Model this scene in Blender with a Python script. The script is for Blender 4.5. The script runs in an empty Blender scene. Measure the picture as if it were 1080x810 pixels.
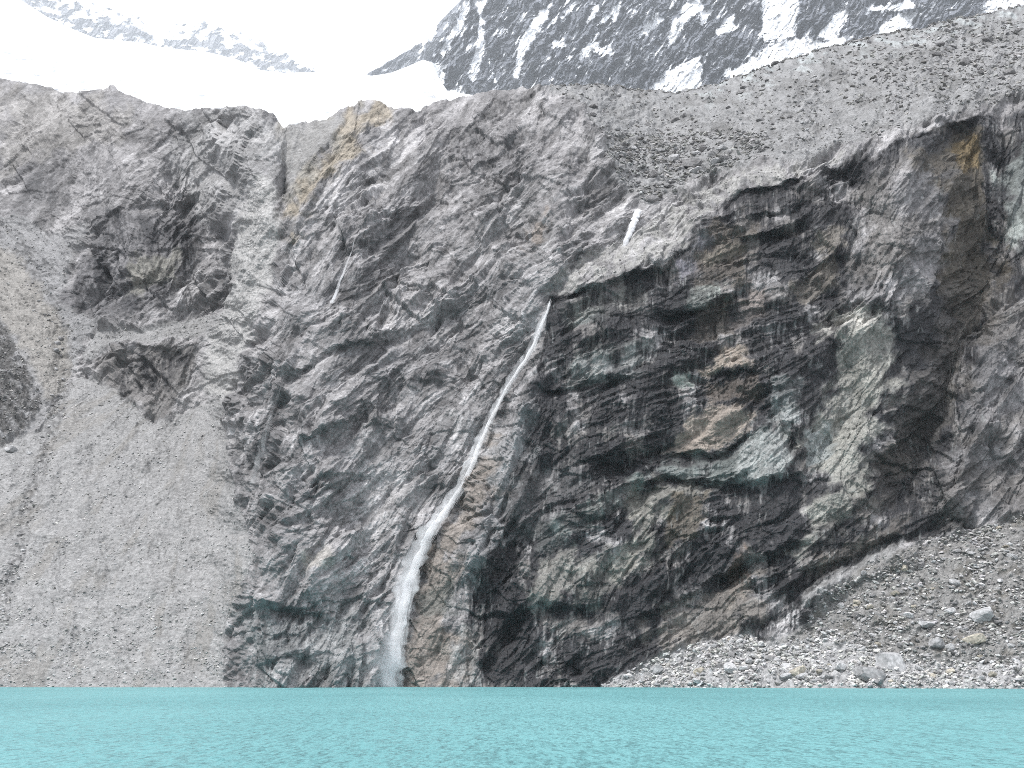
import bpy, bmesh, math, random
import numpy as np
from mathutils import Vector

random.seed(7)
RNG = np.random.default_rng(11)
C = bpy.context.scene.collection
SC = bpy.context.scene

# ----------------------------------------------------------------- camera
F = 1200.0            # focal length in reference pixels (picture 1080 x 810)
H = 3.0               # eye height above the lake
PITCH = math.atan(307.0 / F)
cam_d = bpy.data.cameras.new("camera")
cam_d.sensor_width = 36.0
cam_d.lens = F / 1080.0 * 36.0
cam_d.clip_start = 0.5
cam_d.clip_end = 40000
cam = bpy.data.objects.new("camera", cam_d)
cam.location = (0, 0, H)
cam.rotation_euler = (math.pi / 2 + PITCH, 0, 0)
C.objects.link(cam)
SC.camera = cam
SP, CP = math.sin(PITCH), math.cos(PITCH)


def ray(u, v):
    cx = (u - 540.0) / F
    cy = (405.0 - v) / F
    yd = CP - cy * SP
    return cx / yd, (SP + cy * CP) / yd          # x per metre of depth, z per metre of depth


def world(u, v, y):
    a, t = ray(u, v)
    return a * y, y, H + t * y


# ----------------------------------------------------------------- noise
def _hash(ix, iy, seed):
    h = (ix.astype(np.int64) * 374761393 + iy.astype(np.int64) * 668265263 + seed * 974634777) & 0xFFFFFFFF
    h = ((h ^ (h >> 13)) * 1274126177) & 0xFFFFFFFF
    h = ((h ^ (h >> 16)) * 2246822519) & 0xFFFFFFFF
    return (h ^ (h >> 15)) & 0xFFFFFFFF


_A = np.arange(256) / 256.0 * 2 * np.pi
_GX, _GY = np.cos(_A).astype(np.float32), np.sin(_A).astype(np.float32)


def perlin(x, y, seed):
    x = np.asarray(x, np.float32); y = np.asarray(y, np.float32)
    ix = np.floor(x); iy = np.floor(y)
    fx = x - ix; fy = y - iy
    ix = ix.astype(np.int64); iy = iy.astype(np.int64)
    sx = fx * fx * fx * (fx * (fx * 6 - 15) + 10)
    sy = fy * fy * fy * (fy * (fy * 6 - 15) + 10)

    def g(dx, dy):
        k = _hash(ix + dx, iy + dy, seed) & 255
        return _GX[k] * (fx - dx) + _GY[k] * (fy - dy)
    a = g(0, 0); b = g(1, 0); c = g(0, 1); d = g(1, 1)
    a = a + (b - a) * sx
    c = c + (d - c) * sx
    return (a + (c - a) * sy) * 1.5


def fbm(x, y, seed, octv=4, gain=0.5, lac=2.03):
    s = 0; a = 1.0; n = 0
    for k in range(octv):
        s = s + a * perlin(x, y, seed + 17 * k); n += a
        x = x * lac + 3.7; y = y * lac - 1.3; a *= gain
    return s / n * 1.35


def ridged(x, y, seed, octv=3, gain=0.5):
    s = 0; a = 1.0; n = 0
    for k in range(octv):
        s = s + a * (1 - 2 * np.abs(perlin(x, y, seed + 17 * k))); n += a
        x = x * 2.1 + 5.2; y = y * 2.1 + 1.9; a *= gain
    return s / n


def cells(x, y, seed, jit=0.95):
    """nearest-cell facets: F1, F2, two cell hashes in 0..1, offset to the cell's point"""
    x = np.asarray(x, np.float32); y = np.asarray(y, np.float32)
    ix = np.floor(x).astype(np.int64); iy = np.floor(y).astype(np.int64)
    f1 = np.full(x.shape, 9.0, np.float32); f2 = f1.copy()
    hid = np.zeros(x.shape, np.int64); ox = np.zeros_like(f1); oy = np.zeros_like(f1)
    for dx in (-1, 0, 1):
        for dy in (-1, 0, 1):
            h = _hash(ix + dx, iy + dy, seed)
            px = ix + dx + 0.5 + jit * ((h & 1023) / 1023.0 - 0.5)
            py = iy + dy + 0.5 + jit * (((h >> 10) & 1023) / 1023.0 - 0.5)
            ddx = (x - px).astype(np.float32); ddy = (y - py).astype(np.float32)
            d = ddx * ddx + ddy * ddy
            m = d < f1
            f2 = np.where(m, f1, np.minimum(f2, d))
            f1 = np.where(m, d, f1)
            hid = np.where(m, h, hid); ox = np.where(m, ddx, ox); oy = np.where(m, ddy, oy)
    r1 = ((hid * 2654435761 >> 7) & 1023) / 1023.0
    r2 = ((hid * 40503 >> 5) & 1023) / 1023.0
    return np.sqrt(f1), np.sqrt(f2), r1.astype(np.float32), r2.astype(np.float32), ox, oy


def sstep(a, b, x):
    t = np.clip((x - a) / (b - a), 0, 1)
    return t * t * (3 - 2 * t)


def gblur(a, sigma, axis):
    r = max(1, int(sigma * 3))
    k = np.exp(-0.5 * (np.arange(-r, r + 1) / sigma) ** 2); k /= k.sum()
    pad = [(0, 0), (0, 0)]; pad[axis] = (r, r)
    p = np.pad(a, pad, mode="edge")
    out = np.zeros_like(a)
    n = a.shape[axis]
    for i, w in enumerate(k):
        out += w * (p[i:i + n, :] if axis == 0 else p[:, i:i + n])
    return out


# ----------------------------------------------------------------- coarse survey grid (reference pixels)
ST = 3.0
GU = np.arange(-90, 1171, ST); GV = np.arange(-90, 811, ST)
gu, gv = np.meshgrid(GU, GV)


def samp(g, u, v):
    fx = np.clip((u - GU[0]) / ST, 0, len(GU) - 1.001); fy = np.clip((v - GV[0]) / ST, 0, len(GV) - 1.001)
    ix = fx.astype(int); iy = fy.astype(int); fx = fx - ix; fy = fy - iy
    return (g[iy, ix] * (1 - fx) + g[iy, ix + 1] * fx) * (1 - fy) + (g[iy + 1, ix] * (1 - fx) + g[iy + 1, ix + 1] * fx) * fy


def seg_dist(pts, closed):
    d = np.full(gu.shape, 1e9)
    n = len(pts)
    for i in range(n if closed else n - 1):
        x0, y0 = pts[i]; x1, y1 = pts[(i + 1) % n]
        ex, ey = x1 - x0, y1 - y0
        L = ex * ex + ey * ey + 1e-9
        t = np.clip(((gu - x0) * ex + (gv - y0) * ey) / L, 0, 1)
        d = np.minimum(d, np.hypot(gu - x0 - t * ex, gv - y0 - t * ey))
    return d


def sdf(pts):
    """signed distance, positive inside the outline"""
    ins = np.zeros(gu.shape, bool)
    n = len(pts)
    for i in range(n):
        x0, y0 = pts[i]; x1, y1 = pts[(i + 1) % n]
        if y0 == y1:
            continue
        cond = ((y0 > gv) != (y1 > gv)) & (gu < (x1 - x0) * (gv - y0) / (y1 - y0) + x0)
        ins ^= cond
    d = seg_dist(pts, True)
    return np.where(ins, d, -d)


# ------------------------------------------------------- outlines of the parts of the valley side
SKY = [(-90, 70), (-20, 76), (0, 82), (30, 88), (55, 92), (85, 97), (105, 97), (120, 93), (135, 100), (165, 110), (195, 118), (225, 116),
       (255, 113), (275, 115), (288, 121), (299, 135), (303, 133), (318, 130), (345, 126), (362, 119), (374, 115), (380, 106), (392, 105), (406, 111),
       (425, 116), (440, 119), (450, 112), (462, 105), (480, 101), (500, 98), (530, 96), (560, 92), (590, 90), (640, 92),
       (680, 95), (715, 97), (740, 92), (765, 85), (800, 73), (850, 58), (900, 45), (950, 32), (1000, 22), (1040, 15), (1080, 8), (1180, -8)]
SCREE = [(-95, 500), (-60, 482), (0, 470), (40, 452), (62, 420), (74, 398), (92, 396), (118, 412), (142, 427), (163, 447), (188, 438), (212, 424), (234, 414), (238, 440),
         (243, 490), (250, 530), (263, 562), (270, 590), (254, 628), (238, 660), (236, 690), (240, 760), (240, 830), (-95, 830)]
UPSCREE = [(-95, 225), (0, 229), (22, 228), (55, 247), (92, 238), (80, 262), (72, 290), (60, 318), (82, 330), (108, 340), (88, 360), (74, 398), (62, 420), (40, 452), (-95, 500)]
LEDGE = [(104, 346), (150, 348), (190, 340), (215, 332), (240, 330), (232, 352), (205, 356), (160, 362), (118, 362), (90, 380), (84, 372)]
DARKMOR = [(-95, 300), (-20, 325), (8, 345), (20, 372), (36, 402), (45, 425), (30, 450), (6, 470), (-95, 490)]
BUTT_A = [(-95, 60), (60, 85), (135, 98), (200, 116), (180, 150), (150, 175), (110, 215), (92, 238), (55, 247), (22, 228), (-95, 225)]
BUTT_B = [(200, 112), (256, 108), (285, 116), (299, 134), (300, 170), (298, 210), (290, 250), (280, 290), (250, 335), (215, 332), (190, 340), (150, 348), (108, 345),
          (82, 330), (60, 318), (72, 290), (80, 262), (92, 238), (110, 215), (150, 175), (180, 150)]
BUTT_C = [(90, 380), (118, 362), (160, 362), (205, 356), (232, 352), (240, 380), (235, 414), (212, 424), (188, 438), (165, 447), (142, 427), (118, 412), (92, 396), (74, 398)]
GULLY = [(299, 128), (345, 122), (372, 112), (360, 150), (330, 190), (306, 240), (296, 262), (296, 215), (300, 170)]
MORAINE = [(560, 80), (610, 112), (632, 135), (640, 165), (655, 190), (680, 214), (712, 200), (760, 178), (810, 172), (850, 165), (900, 150), (960, 132), (1020, 115), (1060, 105),
           (1180, 75), (1180, -80), (1000, -40), (800, 40), (640, 70)]
LEDGE2 = [(572, 312), (600, 280), (640, 262), (680, 244), (700, 220), (740, 190), (800, 176), (850, 168), (905, 160), (900, 168), (850, 180), (800, 196), (768, 212), (735, 245), (715, 272), (650, 294), (590, 312)]
WALL = [(580, 313), (640, 296), (700, 282), (728, 248), (770, 214), (805, 194), (850, 184), (905, 168), (960, 142), (1030, 122), (1180, 90), (1180, 560),
        (1060, 545), (1010, 558), (960, 572), (905, 596), (850, 632), (800, 668), (740, 676), (700, 694), (660, 712), (632, 727), (625, 830), (478, 830), (482, 700), (492, 640), (512, 580), (532, 520), (548, 470), (560, 400)]
TALUS = [(628, 728), (660, 712), (700, 694), (740, 677), (790, 668), (815, 682), (850, 676), (880, 668), (930, 690), (1000, 700), (1180, 690), (1180, 830), (600, 830)]
MOR2 = [(815, 682), (850, 660), (868, 628), (890, 612), (930, 590), (965, 574), (1010, 560), (1060, 548), (1180, 520), (1180, 695), (1000, 702), (930, 692), (880, 670), (850, 678)]
RIDGE_R = [(1050, 322), (1085, 300), (1180, 280), (1180, 560), (1060, 548), (1005, 560), (982, 535), (1000, 475), (1020, 425), (1032, 370)]

S = {k: sdf(v) for k, v in dict(SCREE=SCREE, UPSCREE=UPSCREE, LEDGE=LEDGE, DARKMOR=DARKMOR, BUTT_A=BUTT_A, BUTT_B=BUTT_B, BUTT_C=BUTT_C,
                                GULLY=GULLY, MORAINE=MORAINE, LEDGE2=LEDGE2, WALL=WALL, TALUS=TALUS, MOR2=MOR2, RIDGE_R=RIDGE_R).items()}

# --------------------------------------------- slope of the ground -> distance, integrated up each column
slope = np.full(gu.shape, 61.0)
slope = np.where(gv < 260, 61 - (260 - gv) * 0.05, slope)


def lay(val, name, f=9.0):
    global slope
    slope = slope + (val - slope) * sstep(-f, f, S[name])


lay(72, "WALL"); lay(62, "RIDGE_R"); lay(44, "MORAINE", 16); lay(46, "LEDGE2", 8)
lay(54, "BUTT_A"); lay(64, "BUTT_B"); lay(60, "BUTT_C"); lay(50, "GULLY")
lay(44, "UPSCREE"); lay(38, "DARKMOR"); lay(42, "LEDGE"); lay(37, "SCREE"); lay(30, "TALUS"); lay(41, "MOR2")
slope = slope - 14 * np.exp(-np.clip(gv - np.interp(gu, [p[0] for p in SKY], [p[1] for p in SKY]), 0, 200) / 14.0)
slope = np.clip(slope, 26, 80)
tanS = np.tan(np.radians(slope))
_, T = ray(np.zeros_like(GV), GV)
base = np.interp(GU, [-90, 0, 200, 250, 330, 420, 520, 640, 760, 900, 1080, 1170], [300, 300, 298, 297, 290, 300, 303, 300, 288, 276, 268, 266])
lnY = np.zeros_like(gu)
j0 = int((726 - GV[0]) / ST)
lnY[j0] = np.log(base)
for j in range(j0 - 1, -1, -1):
    Tm = 0.5 * (T[j] + T[j + 1]); lnY[j] = lnY[j + 1] + (T[j] - T[j + 1]) / np.maximum(tanS[j] - Tm, 0.13)
for j in range(j0 + 1, len(GV)):
    Tm = 0.5 * (T[j] + T[j - 1]); lnY[j] = lnY[j - 1] + (T[j] - T[j - 1]) / np.maximum(tanS[j] - Tm, 0.3)
lnY = gblur(lnY, 5.0, 1)
lnY = gblur(lnY, 1.5, 0)
DEP = np.exp(lnY)


def crest(pts, amp, w):
    """a rib (amp > 0 stands out) or a gully (amp < 0) along a line"""
    global DEP
    DEP = DEP - amp * np.exp(-(seg_dist(pts, False) / w) ** 2)


def brow(pts, amp, w):
    """a ledge that hangs over: below the line (line drawn left to right) the rock is cut back"""
    global DEP
    d = seg_dist(pts, False)
    xs = [p[0] for p in pts]; ys = [p[1] for p in pts]
    below = gv - np.interp(gu, xs, ys)
    inx = sstep(xs[0] - 10, xs[0] + 25, gu) * (1 - sstep(xs[-1] - 25, xs[-1] + 10, gu))
    k = 0.5 + 0.5 * np.tanh(below / 3.0)
    DEP = DEP + inx * amp * (k * np.exp(-d / w) - (1 - k) * 0.25 * np.exp(-d / (0.5 * w)))


crest([(300, 128), (299, 180), (294, 245)], -5, 5)
crest([(290, 255), (270, 310), (240, 375)], -7, 14)
crest([(292, 118), (288, 170), (280, 220)], 2, 20)
crest([(372, 112), (330, 190), (305, 245)], 7, 14)
crest([(300, 430), (282, 470), (262, 560)], -9, 13)
crest([(330, 400), (300, 520), (280, 640), (285, 720)], 9, 28)
crest([(395, 330), (345, 450), (330, 600)], 6, 30)
crest([(580, 314), (540, 400), (490, 510), (440, 600), (412, 724)], -6, 14)
crest([(375, 246), (352, 316)], -4, 10)
crest([(670, 222), (655, 262), (600, 290), (582, 314)], -5, 10)
crest([(635, 140), (600, 250), (560, 330)], 6, 30)
crest([(440, 180), (380, 260), (330, 330)], 7, 24)
crest([(475, 150), (440, 240), (400, 330)], -6, 16)
crest([(560, 120), (520, 200), (470, 300)], 6, 22)
crest([(25, 268), (62, 345), (70, 400), (58, 440), (25, 560)], -3.5, 10)
crest([(945, 175), (950, 240), (935, 310)], 13, 34)
crest([(1010, 150), (1025, 220), (1040, 290), (1005, 360), (985, 430), (950, 510)], -14, 24)
crest([(1060, 330), (1030, 430), (1000, 520)], 8, 26)
crest([(900, 330), (925, 420), (890, 520)], 5, 28)
crest([(815, 440), (838, 480)], -5, 7)
crest([(560, 400), (535, 480), (500, 590)], 4, 16)
crest([(520, 640), (560, 560), (580, 500)], -4, 14)
crest([(850, 640), (900, 606), (950, 588)], 6, 12)
brow([(585, 316), (640, 300), (700, 286), (728, 252)], 6, 30)
brow([(765, 216), (805, 200), (850, 190)], 5, 16)
brow([(780, 234), (830, 222), (858, 208)], 4, 9)
brow([(770, 254), (815, 248), (850, 232)], 5, 26)
brow([(690, 330), (742, 330), (790, 300)], 6, 24)
brow([(905, 172), (950, 150), (1010, 132), (1060, 112)], 3, 20)
brow([(745, 392), (775, 396), (810, 392)], 4, 12)
brow([(700, 474), (750, 478), (800, 452)], 5, 16)
brow([(650, 520), (700, 500), (760, 512), (800, 508), (850, 500)], 5, 18)
brow([(600, 490), (640, 484), (690, 470)], 4, 14)
brow([(560, 410), (620, 404), (680, 396)], 4, 12)
brow([(520, 660), (570, 640), (640, 640)], 3, 20)
brow([(660, 660), (720, 630), (790, 590), (850, 570)], 5, 18)
brow([(800, 640), (850, 604), (900, 585), (960, 562)], 5, 14)
brow([(265, 640), (310, 642), (345, 652)], 3, 16)
brow([(255, 700), (310, 690), (345, 702)], 2.5, 16)
brow([(300, 470), (345, 455), (390, 430)], 5, 14)
brow([(290, 400), (340, 375), (420, 350)], 5, 16)
brow([(470, 330), (520, 310), (560, 290)], 3, 14)
brow([(85, 322), (140, 300), (190, 296)], 5, 16)
brow([(95, 235), (150, 215), (215, 205)], 4, 26)
brow([(92, 378), (150, 372), (215, 368)], 4, 14)



def shelf(pts, amp, w):
    """a slab that stands out below a line, the rock above it cut back (line drawn left to right)"""
    global DEP
    d = seg_dist(pts, False)
    xs = [p[0] for p in pts]; ys = [p[1] for p in pts]
    below = gv - np.interp(gu, xs, ys)
    inx = sstep(xs[0] - 6, xs[0] + 18, gu) * (1 - sstep(xs[-1] - 18, xs[-1] + 6, gu))
    k = 0.5 - 0.5 * np.tanh(below / 3.5)
    DEP = DEP + inx * amp * (k * np.exp(-d / w) - (1 - k) * 0.8 * np.exp(-d / (1.2 * w)))


shelf([(358, 292), (400, 262), (440, 236), (485, 208)], 4.5, 14)
shelf([(270, 392), (300, 368), (340, 344), (380, 322)], 3.5, 12)
shelf([(248, 395), (280, 340), (320, 280), (370, 225), (420, 190)], 3.5, 16)
shelf([(310, 470), (350, 420), (400, 378), (455, 345)], 3.5, 12)
shelf([(290, 560), (330, 500), (380, 452), (430, 420)], 3.5, 14)
shelf([(300, 640), (350, 575), (400, 535), (440, 505)], 3, 12)
shelf([(440, 330), (490, 285), (540, 250), (600, 200)], 3.5, 14)
shelf([(470, 400), (510, 350), (560, 300)], 3, 10)
shelf([(480, 260), (530, 205), (590, 150)], 3, 12)
shelf([(390, 200), (440, 160), (500, 120)], 3, 14)
shelf([(590, 300), (640, 236), (690, 178)], 2.5, 10)
shelf([(1000, 520), (1030, 450), (1080, 390)], 3.5, 14)
shelf([(1010, 420), (1040, 370), (1090, 330)], 3, 12)
shelf([(560, 560), (610, 530), (670, 505)], 3, 12)
shelf([(500, 600), (530, 540), (560, 500)], 2.5, 10)
shelf([(640, 640), (700, 600), (740, 580)], 3, 10)
shelf([(820, 390), (870, 350), (940, 325)], 3.5, 12)
shelf([(720, 470), (760, 440), (800, 425)], 2.5, 10)
shelf([(0, 160), (50, 120), (110, 104)], 3, 14)
shelf([(20, 215), (80, 170), (150, 140), (190, 122)], 4, 14)
# ----------------------------------------------------------------- fine surface
NU, NV = 1230, 760
uc = np.linspace(-75, 1155, NU)
tt = np.linspace(0, 1, NV)
sky_v = np.interp(uc, [p[0] for p in SKY], [p[1] for p in SKY]) + 2.2 * fbm(uc / 16.0, uc * 0 + 3.3, 5, 4)
U = np.repeat(uc[None, :], NV, 0)
V = 742 - tt[:, None] * (742 - sky_v[None, :])
_wu = 7 * fbm(U / 34.0, V / 34.0, 11, 4); _wv = 7 * fbm(U / 34.0, V / 34.0, 12, 4)
_k = sstep(738, 690, V)                               # the shore line itself stays where it is
Yd = samp(DEP, U + _wu * _k, V + _wv * _k)


def soft(name_or_pts, f=4.0, rough=5.0, sc=14.0, seed=1):
    g = S[name_or_pts] if isinstance(name_or_pts, str) else sdf(name_or_pts)
    return sstep(-f, f, samp(g, U, V) + rough * fbm(U / sc, V / sc, seed, 4))


M = {k: soft(k, 3.0, 5.0, 16.0, 31 + i) for i, k in enumerate(S)}
M["MORAINE"] = soft("MORAINE", 5, 14, 24, 47)
scree = np.maximum.reduce([M["SCREE"], M["UPSCREE"], M["DARKMOR"], M["TALUS"], M["MOR2"], M["LEDGE"]])
scree = np.maximum(scree, M["MORAINE"])
gl = soft([(299, 134), (345, 126), (368, 122), (345, 150), (318, 178), (302, 200)], 3, 4, 12, 77)
scree = np.maximum(scree, gl * 0.8)
ash = soft([(246, 240), (272, 186), (288, 180), (294, 245), (288, 275), (272, 330), (246, 385), (236, 425), (214, 410), (222, 350), (244, 300), (238, 268)], 5, 7, 16, 78)
rock = 1 - np.clip(scree + 0.6 * ash, 0, 1)
rock = np.clip(rock, 0.0, 1)

# direction of the banding in the rock (degrees from level, rising to the right)
ANG = [(-60, 150, 40), (30, 130, 38), (100, 200, 48), (150, 120, 25), (230, 180, 70), (130, 280, 80), (200, 300, 60), (140, 320, 30), (160, 400, 45),
       (330, 170, 52), (400, 150, 44), (330, 280, 55), (300, 350, 55), (420, 270, 40), (500, 200, 46), (560, 130, 48), (600, 200, 50), (480, 330, 42),
       (360, 420, 40), (270, 460, 64), (330, 520, 48), (420, 460, 50), (300, 620, 66), (370, 600, 38), (400, 680, 80), (350, 690, 75), (460, 600, 62), (450, 690, 55),
       (540, 450, 72), (520, 540, 68), (500, 650, 78), (620, 280, 30), (700, 240, 38), (760, 200, 34), (620, 340, 22), (640, 440, 24), (600, 540, 24), (580, 600, 62), (640, 610, 70),
       (780, 260, 16), (830, 230, 20), (720, 360, 10), (780, 420, 12), (740, 450, 10), (680, 500, 22), (740, 500, 8), (800, 480, 50), (700, 560, 48), (720, 630, 32), (620, 690, 28),
       (820, 330, 26), (880, 350, 32), (920, 400, 66), (900, 480, 60), (930, 230, 70), (960, 260, 78), (980, 340, 72), (1020, 200, 84), (1070, 200, 80), (1020, 320, 34), (980, 420, 42),
       (900, 570, 36), (860, 620, 34), (1060, 400, 58), (1040, 500, 44), (960, 480, 48), (800, 580, 40), (1090, 540, 72)]
num = 0; den = 0
for (a, b, g) in ANG:
    w = 1.0 / ((gu - a) ** 2 + (gv - b) ** 2 + 300.0) ** 1.6
    num = num + w * g; den = den + w
ang = samp(num / den, U, V) + 12 * fbm(U / 60.0, V / 60.0, 91, 2)
KA = [0, 20, 40, 60, 85]
wk = []
for i, a in enumerate(KA):
    lo = KA[i - 1] if i else a - 20; hi = KA[i + 1] if i < len(KA) - 1 else a + 20
    w = np.where(ang < a, (ang - lo) / (a - lo), (hi - ang) / (hi - a))
    if i == 0: w = np.where(ang <= a, 1, w)
    if i == len(KA) - 1: w = np.where(ang >= a, 1, w)
    wk.append(np.clip(w, 0, 1))
Wu = U + 7 * fbm(U / 120.0, V / 120.0, 201, 2); Wv = -V + 7 * fbm(U / 120.0, V / 120.0, 251, 2)
Wu = Wu + 0.5 * fbm(U / 9.0, V / 9.0, 202, 3); Wv = Wv + 0.5 * fbm(U / 9.0, V / 9.0, 252, 3)
def ledges(t, seed, sharp=0.16):
    """a stair of beds: a long face, then a short step back under it"""
    f = t - np.floor(t)
    k = np.floor(t).astype(np.int64)
    r = (_hash(k, k * 0 + 5, seed) & 1023) / 1023.0
    return np.where(f < 1 - sharp, f / (1 - sharp), (1 - f) / sharp) * (0.35 + 0.65 * r)


fol = np.zeros_like(U); fac = np.zeros_like(U); tone = np.zeros_like(U)
for i, a in enumerate(KA):
    idx = np.nonzero((wk[i] > 0.001) & (rock > 0.01))
    w = wk[i][idx]
    r = math.radians(a)
    s = Wu[idx] * math.cos(r) + Wv[idx] * math.sin(r)
    t = -Wu[idx] * math.sin(r) + Wv[idx] * math.cos(r)
    # beds: t grows up and to the left, so the step back is on the upper side unless reversed
    f = 2.4 * ridged(s / 170, t / 46, 300 + i, 2)
    br = 0.5 + 0.5 * fbm(s / 60, t / 14, 340 + i, 2)
    for (lt, amp, sd, ws, wa) in ((34, 4.2, 0, 260, 0.7), (15, 2.1, 1, 130, 0.6), (6.8, 1.0, 2, 60, 0.5)):
        tt_ = t / lt + wa * fbm(s / ws, t / (ws * 0.35), 350 + 10 * i + sd, 3)
        f = f - amp * ledges(tt_, 360 + 10 * i + sd) * np.clip(0.35 + 1.3 * fbm(s / (ws * 0.9), t / (lt * 1.4), 365 + 10 * i + sd, 2), 0.05, 1.4)
    q = 0
    for (la, lt, amp, sd) in ((70, 22, 1.7, 1), (34, 10, 0.95, 2), (13, 4.6, 0.45, 3)):
        f1, f2, r1, r2, ox, oy = cells(s / la, t / lt, 400 + 10 * i + sd)
        q = q + amp * ((r1 - 0.5) * 1.1 - oy * (0.1 + 0.8 * r2) + ox * (r1 - 0.5) * 1.4)
        tone[idx] += w * (r2 - 0.5) * (0.35, 0.6, 0.6)[sd - 1]
    fol[idx] += w * f; fac[idx] += w * q
lump = 2.6 * fbm(U / 110.0, V / 110.0, 21, 3) + 1.4 * fbm(U / 40.0, V / 40.0, 22, 2)
slabs = sstep(-0.25, 0.45, fbm(U / 70.0, V / 70.0, 23, 2))           # smoother and more broken places
blocks = 0
for (ln, amp, sd) in ((64, 1.6, 0), (30, 1.1, 1), (14, 0.6, 2), (7, 0.3, 3)):
    f1, f2, r1, r2, ox, oy = cells(Wu / ln, Wv / ln, 470 + sd)
    blocks = blocks + amp * ((r1 - 0.5) + ox * (r2 - 0.5) * 2 - oy * (r1 - 0.2) * 1.2 - (0.25 if ln < 20 else 0.08) * (1 - sstep(0, 0.1, f2 - f1)))
grit = 0.16 * fbm(U / 3.2, V / 3.2, 479, 2)
calm = (1 - 0.55 * M["BUTT_A"]) * (1 - 0.6 * np.exp(-(V - sky_v[None]) / 16.0))
D_rock = (lump + (fol + fac + blocks) * (0.6 + 0.6 * slabs)) * calm
D_rock = gblur(gblur(D_rock, 0.56, 0), 0.56, 1) + grit * 1.1
# wall: vertical fluting
flute = ridged(Wu / 5.0, V / 60.0, 61, 2) * M["WALL"]
D_rock = D_rock + 0.35 * flute
# loose ground: furrows and stones
fur_u = U + V * 0.55
fan_a = np.arctan2(U - 262 + 5 * fbm(U / 40, V / 40, 71, 2), np.maximum(V - 330, 5)); fan_r = np.hypot(U - 262, V - 330)
furrow = fbm(fan_a * 16.0, fan_r / 130.0, 72, 4)
f1, f2, r1, r2, ox, oy = cells(U / 4.3, V / 3.2, 81)
st1 = np.clip(0.55 - f1, 0, 1) * sstep(0.45, 1.0, r1)
f1b, f2b, r1b, r2b, ox, oy = cells(U / 9.0, V / 6.5, 82)
st2 = np.clip(0.5 - f1b, 0, 1) * sstep(0.55, 1.0, r1b)
coarse = np.clip(0.95 * M["TALUS"] + 0.9 * M["MOR2"] + 0.5 * M["MORAINE"] + 0.5 * M["UPSCREE"] + 0.8 * M["DARKMOR"], 0, 1)
D_scree = 0.8 * fbm(U / 50.0, V / 50.0, 73, 3) + 0.4 * furrow * (1 - coarse) + (0.35 + 1.0 * coarse) * st1 + (0.2 + 2.2 * coarse) * st2 \
    + 0.16 * fbm(U / 3.0, V / 2.4, 74, 2) + 1.6 * M["DARKMOR"] * ridged(U / 15, V / 11, 77, 3) + coarse * (1.3 * fbm(U / 26.0, V / 20.0, 75, 3) + 0.5 * fbm(U / 7, V / 5, 76, 2))
Dn = D_rock * rock + D_scree * (1 - rock) + (D_rock * 0.12) * (1 - rock) * coarse

X, Y, Z = world(U, V, Yd)
# smooth normals of the undetailed ground
DB = gblur(gblur(DEP, 4.0, 1), 4.0, 0)
e = 4.0


def P(u, v):
    return np.stack(world(u, v, samp(DB, u, v)), -1)


n = np.cross(P(U + e, V) - P(U - e, V), P(U, V - e) - P(U, V + e))
n /= np.linalg.norm(n, axis=-1, keepdims=True) + 1e-9
n = n + np.array([0, -0.55, 0.12]); n /= np.linalg.norm(n, axis=-1, keepdims=True)
scl = (Yd / 320.0)
POS = np.stack([X, Y, Z], -1) + n * (Dn * scl)[..., None]


def surf(u, v, lift=0.0):
    """point of the finished ground at a place in the survey"""
    j = int(np.clip(round((u - uc[0]) / (uc[1] - uc[0])), 0, NU - 1))
    t = (742 - v) / (742 - sky_v[j])
    i = int(np.clip(round(t * (NV - 1)), 0, NV - 1))
    p = POS[i, j] + n[i, j] * lift
    return Vector(p), Vector(n[i, j])


# ----------------------------------------------------------------- colour of the rock itself (pigment, stain, lichen, dust)
def mixc(c, col, m):
    return c + (np.array(col) - c) * m[..., None]


col = np.ones(U.shape + (3,)) * np.array([0.218, 0.211, 0.212])
big = fbm(U / 90.0, V / 90.0, 501, 3)
col = mixc(col, (0.318, 0.31, 0.31), 0.6 * sstep(-0.1, 0.5, big))
col = mixc(col, (0.14, 0.137, 0.14), 0.6 * sstep(0.0, 0.5, fbm(U / 55.0, V / 70.0, 502, 3)))
col *= (1 + 0.75 * tone)[..., None]
col = mixc(col, (0.115, 0.112, 0.116), 0.65 * soft([(112, 222), (165, 228), (214, 236), (200, 290), (160, 330), (100, 340), (62, 318), (80, 275)], 6, 12, 18, 507))
col = mixc(col, (0.125, 0.118, 0.112), 0.65 * soft([(92, 384), (120, 368), (205, 366), (206, 392), (185, 432), (166, 445), (140, 424), (112, 408)], 4, 9, 14, 508))
# the wall below the ledge is a darker, browner rock
run = 0.7 * fbm(Wu / 4.6, V / 40.0, 511, 3) + 0.5 * fbm((Wu + 1.5 * fbm(U / 7, V / 7, 514, 2)) / 2.3, V / 22.0, 515, 2) + 0.55 * fbm(Wu / 15.0, V / 110.0, 512, 2)
blot = fbm(U / 46.0 - V / 160.0, V / 36.0, 513, 4)
wallm = M["WALL"] * (1 - M["LEDGE2"])
col = mixc(col, (0.125, 0.115, 0.105), 0.6 * wallm * sstep(-0.3, 0.3, fbm(U / 60, V / 45, 509, 3)))
ridge_r = soft("RIDGE_R", 8, 10, 20, 99)
stain = wallm * sstep(-0.60, -0.05, 0.6 * run + 1.1 * blot) * (1 - 0.62 * ridge_r)
knob = soft([(903, 205), (922, 176), (952, 163), (980, 178), (993, 222), (990, 284), (965, 318), (925, 316), (888, 345), (893, 270)], 5, 6, 14, 101)
stain *= (1 - 0.75 * knob)
bst = soft([(108, 225), (160, 232), (214, 240), (188, 300), (150, 332), (75, 325), (98, 262)], 12, 18, 24, 102)
stain = np.maximum(stain, 0.85 * bst * sstep(-0.4, 0.15, run + 0.5 * blot))
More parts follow.
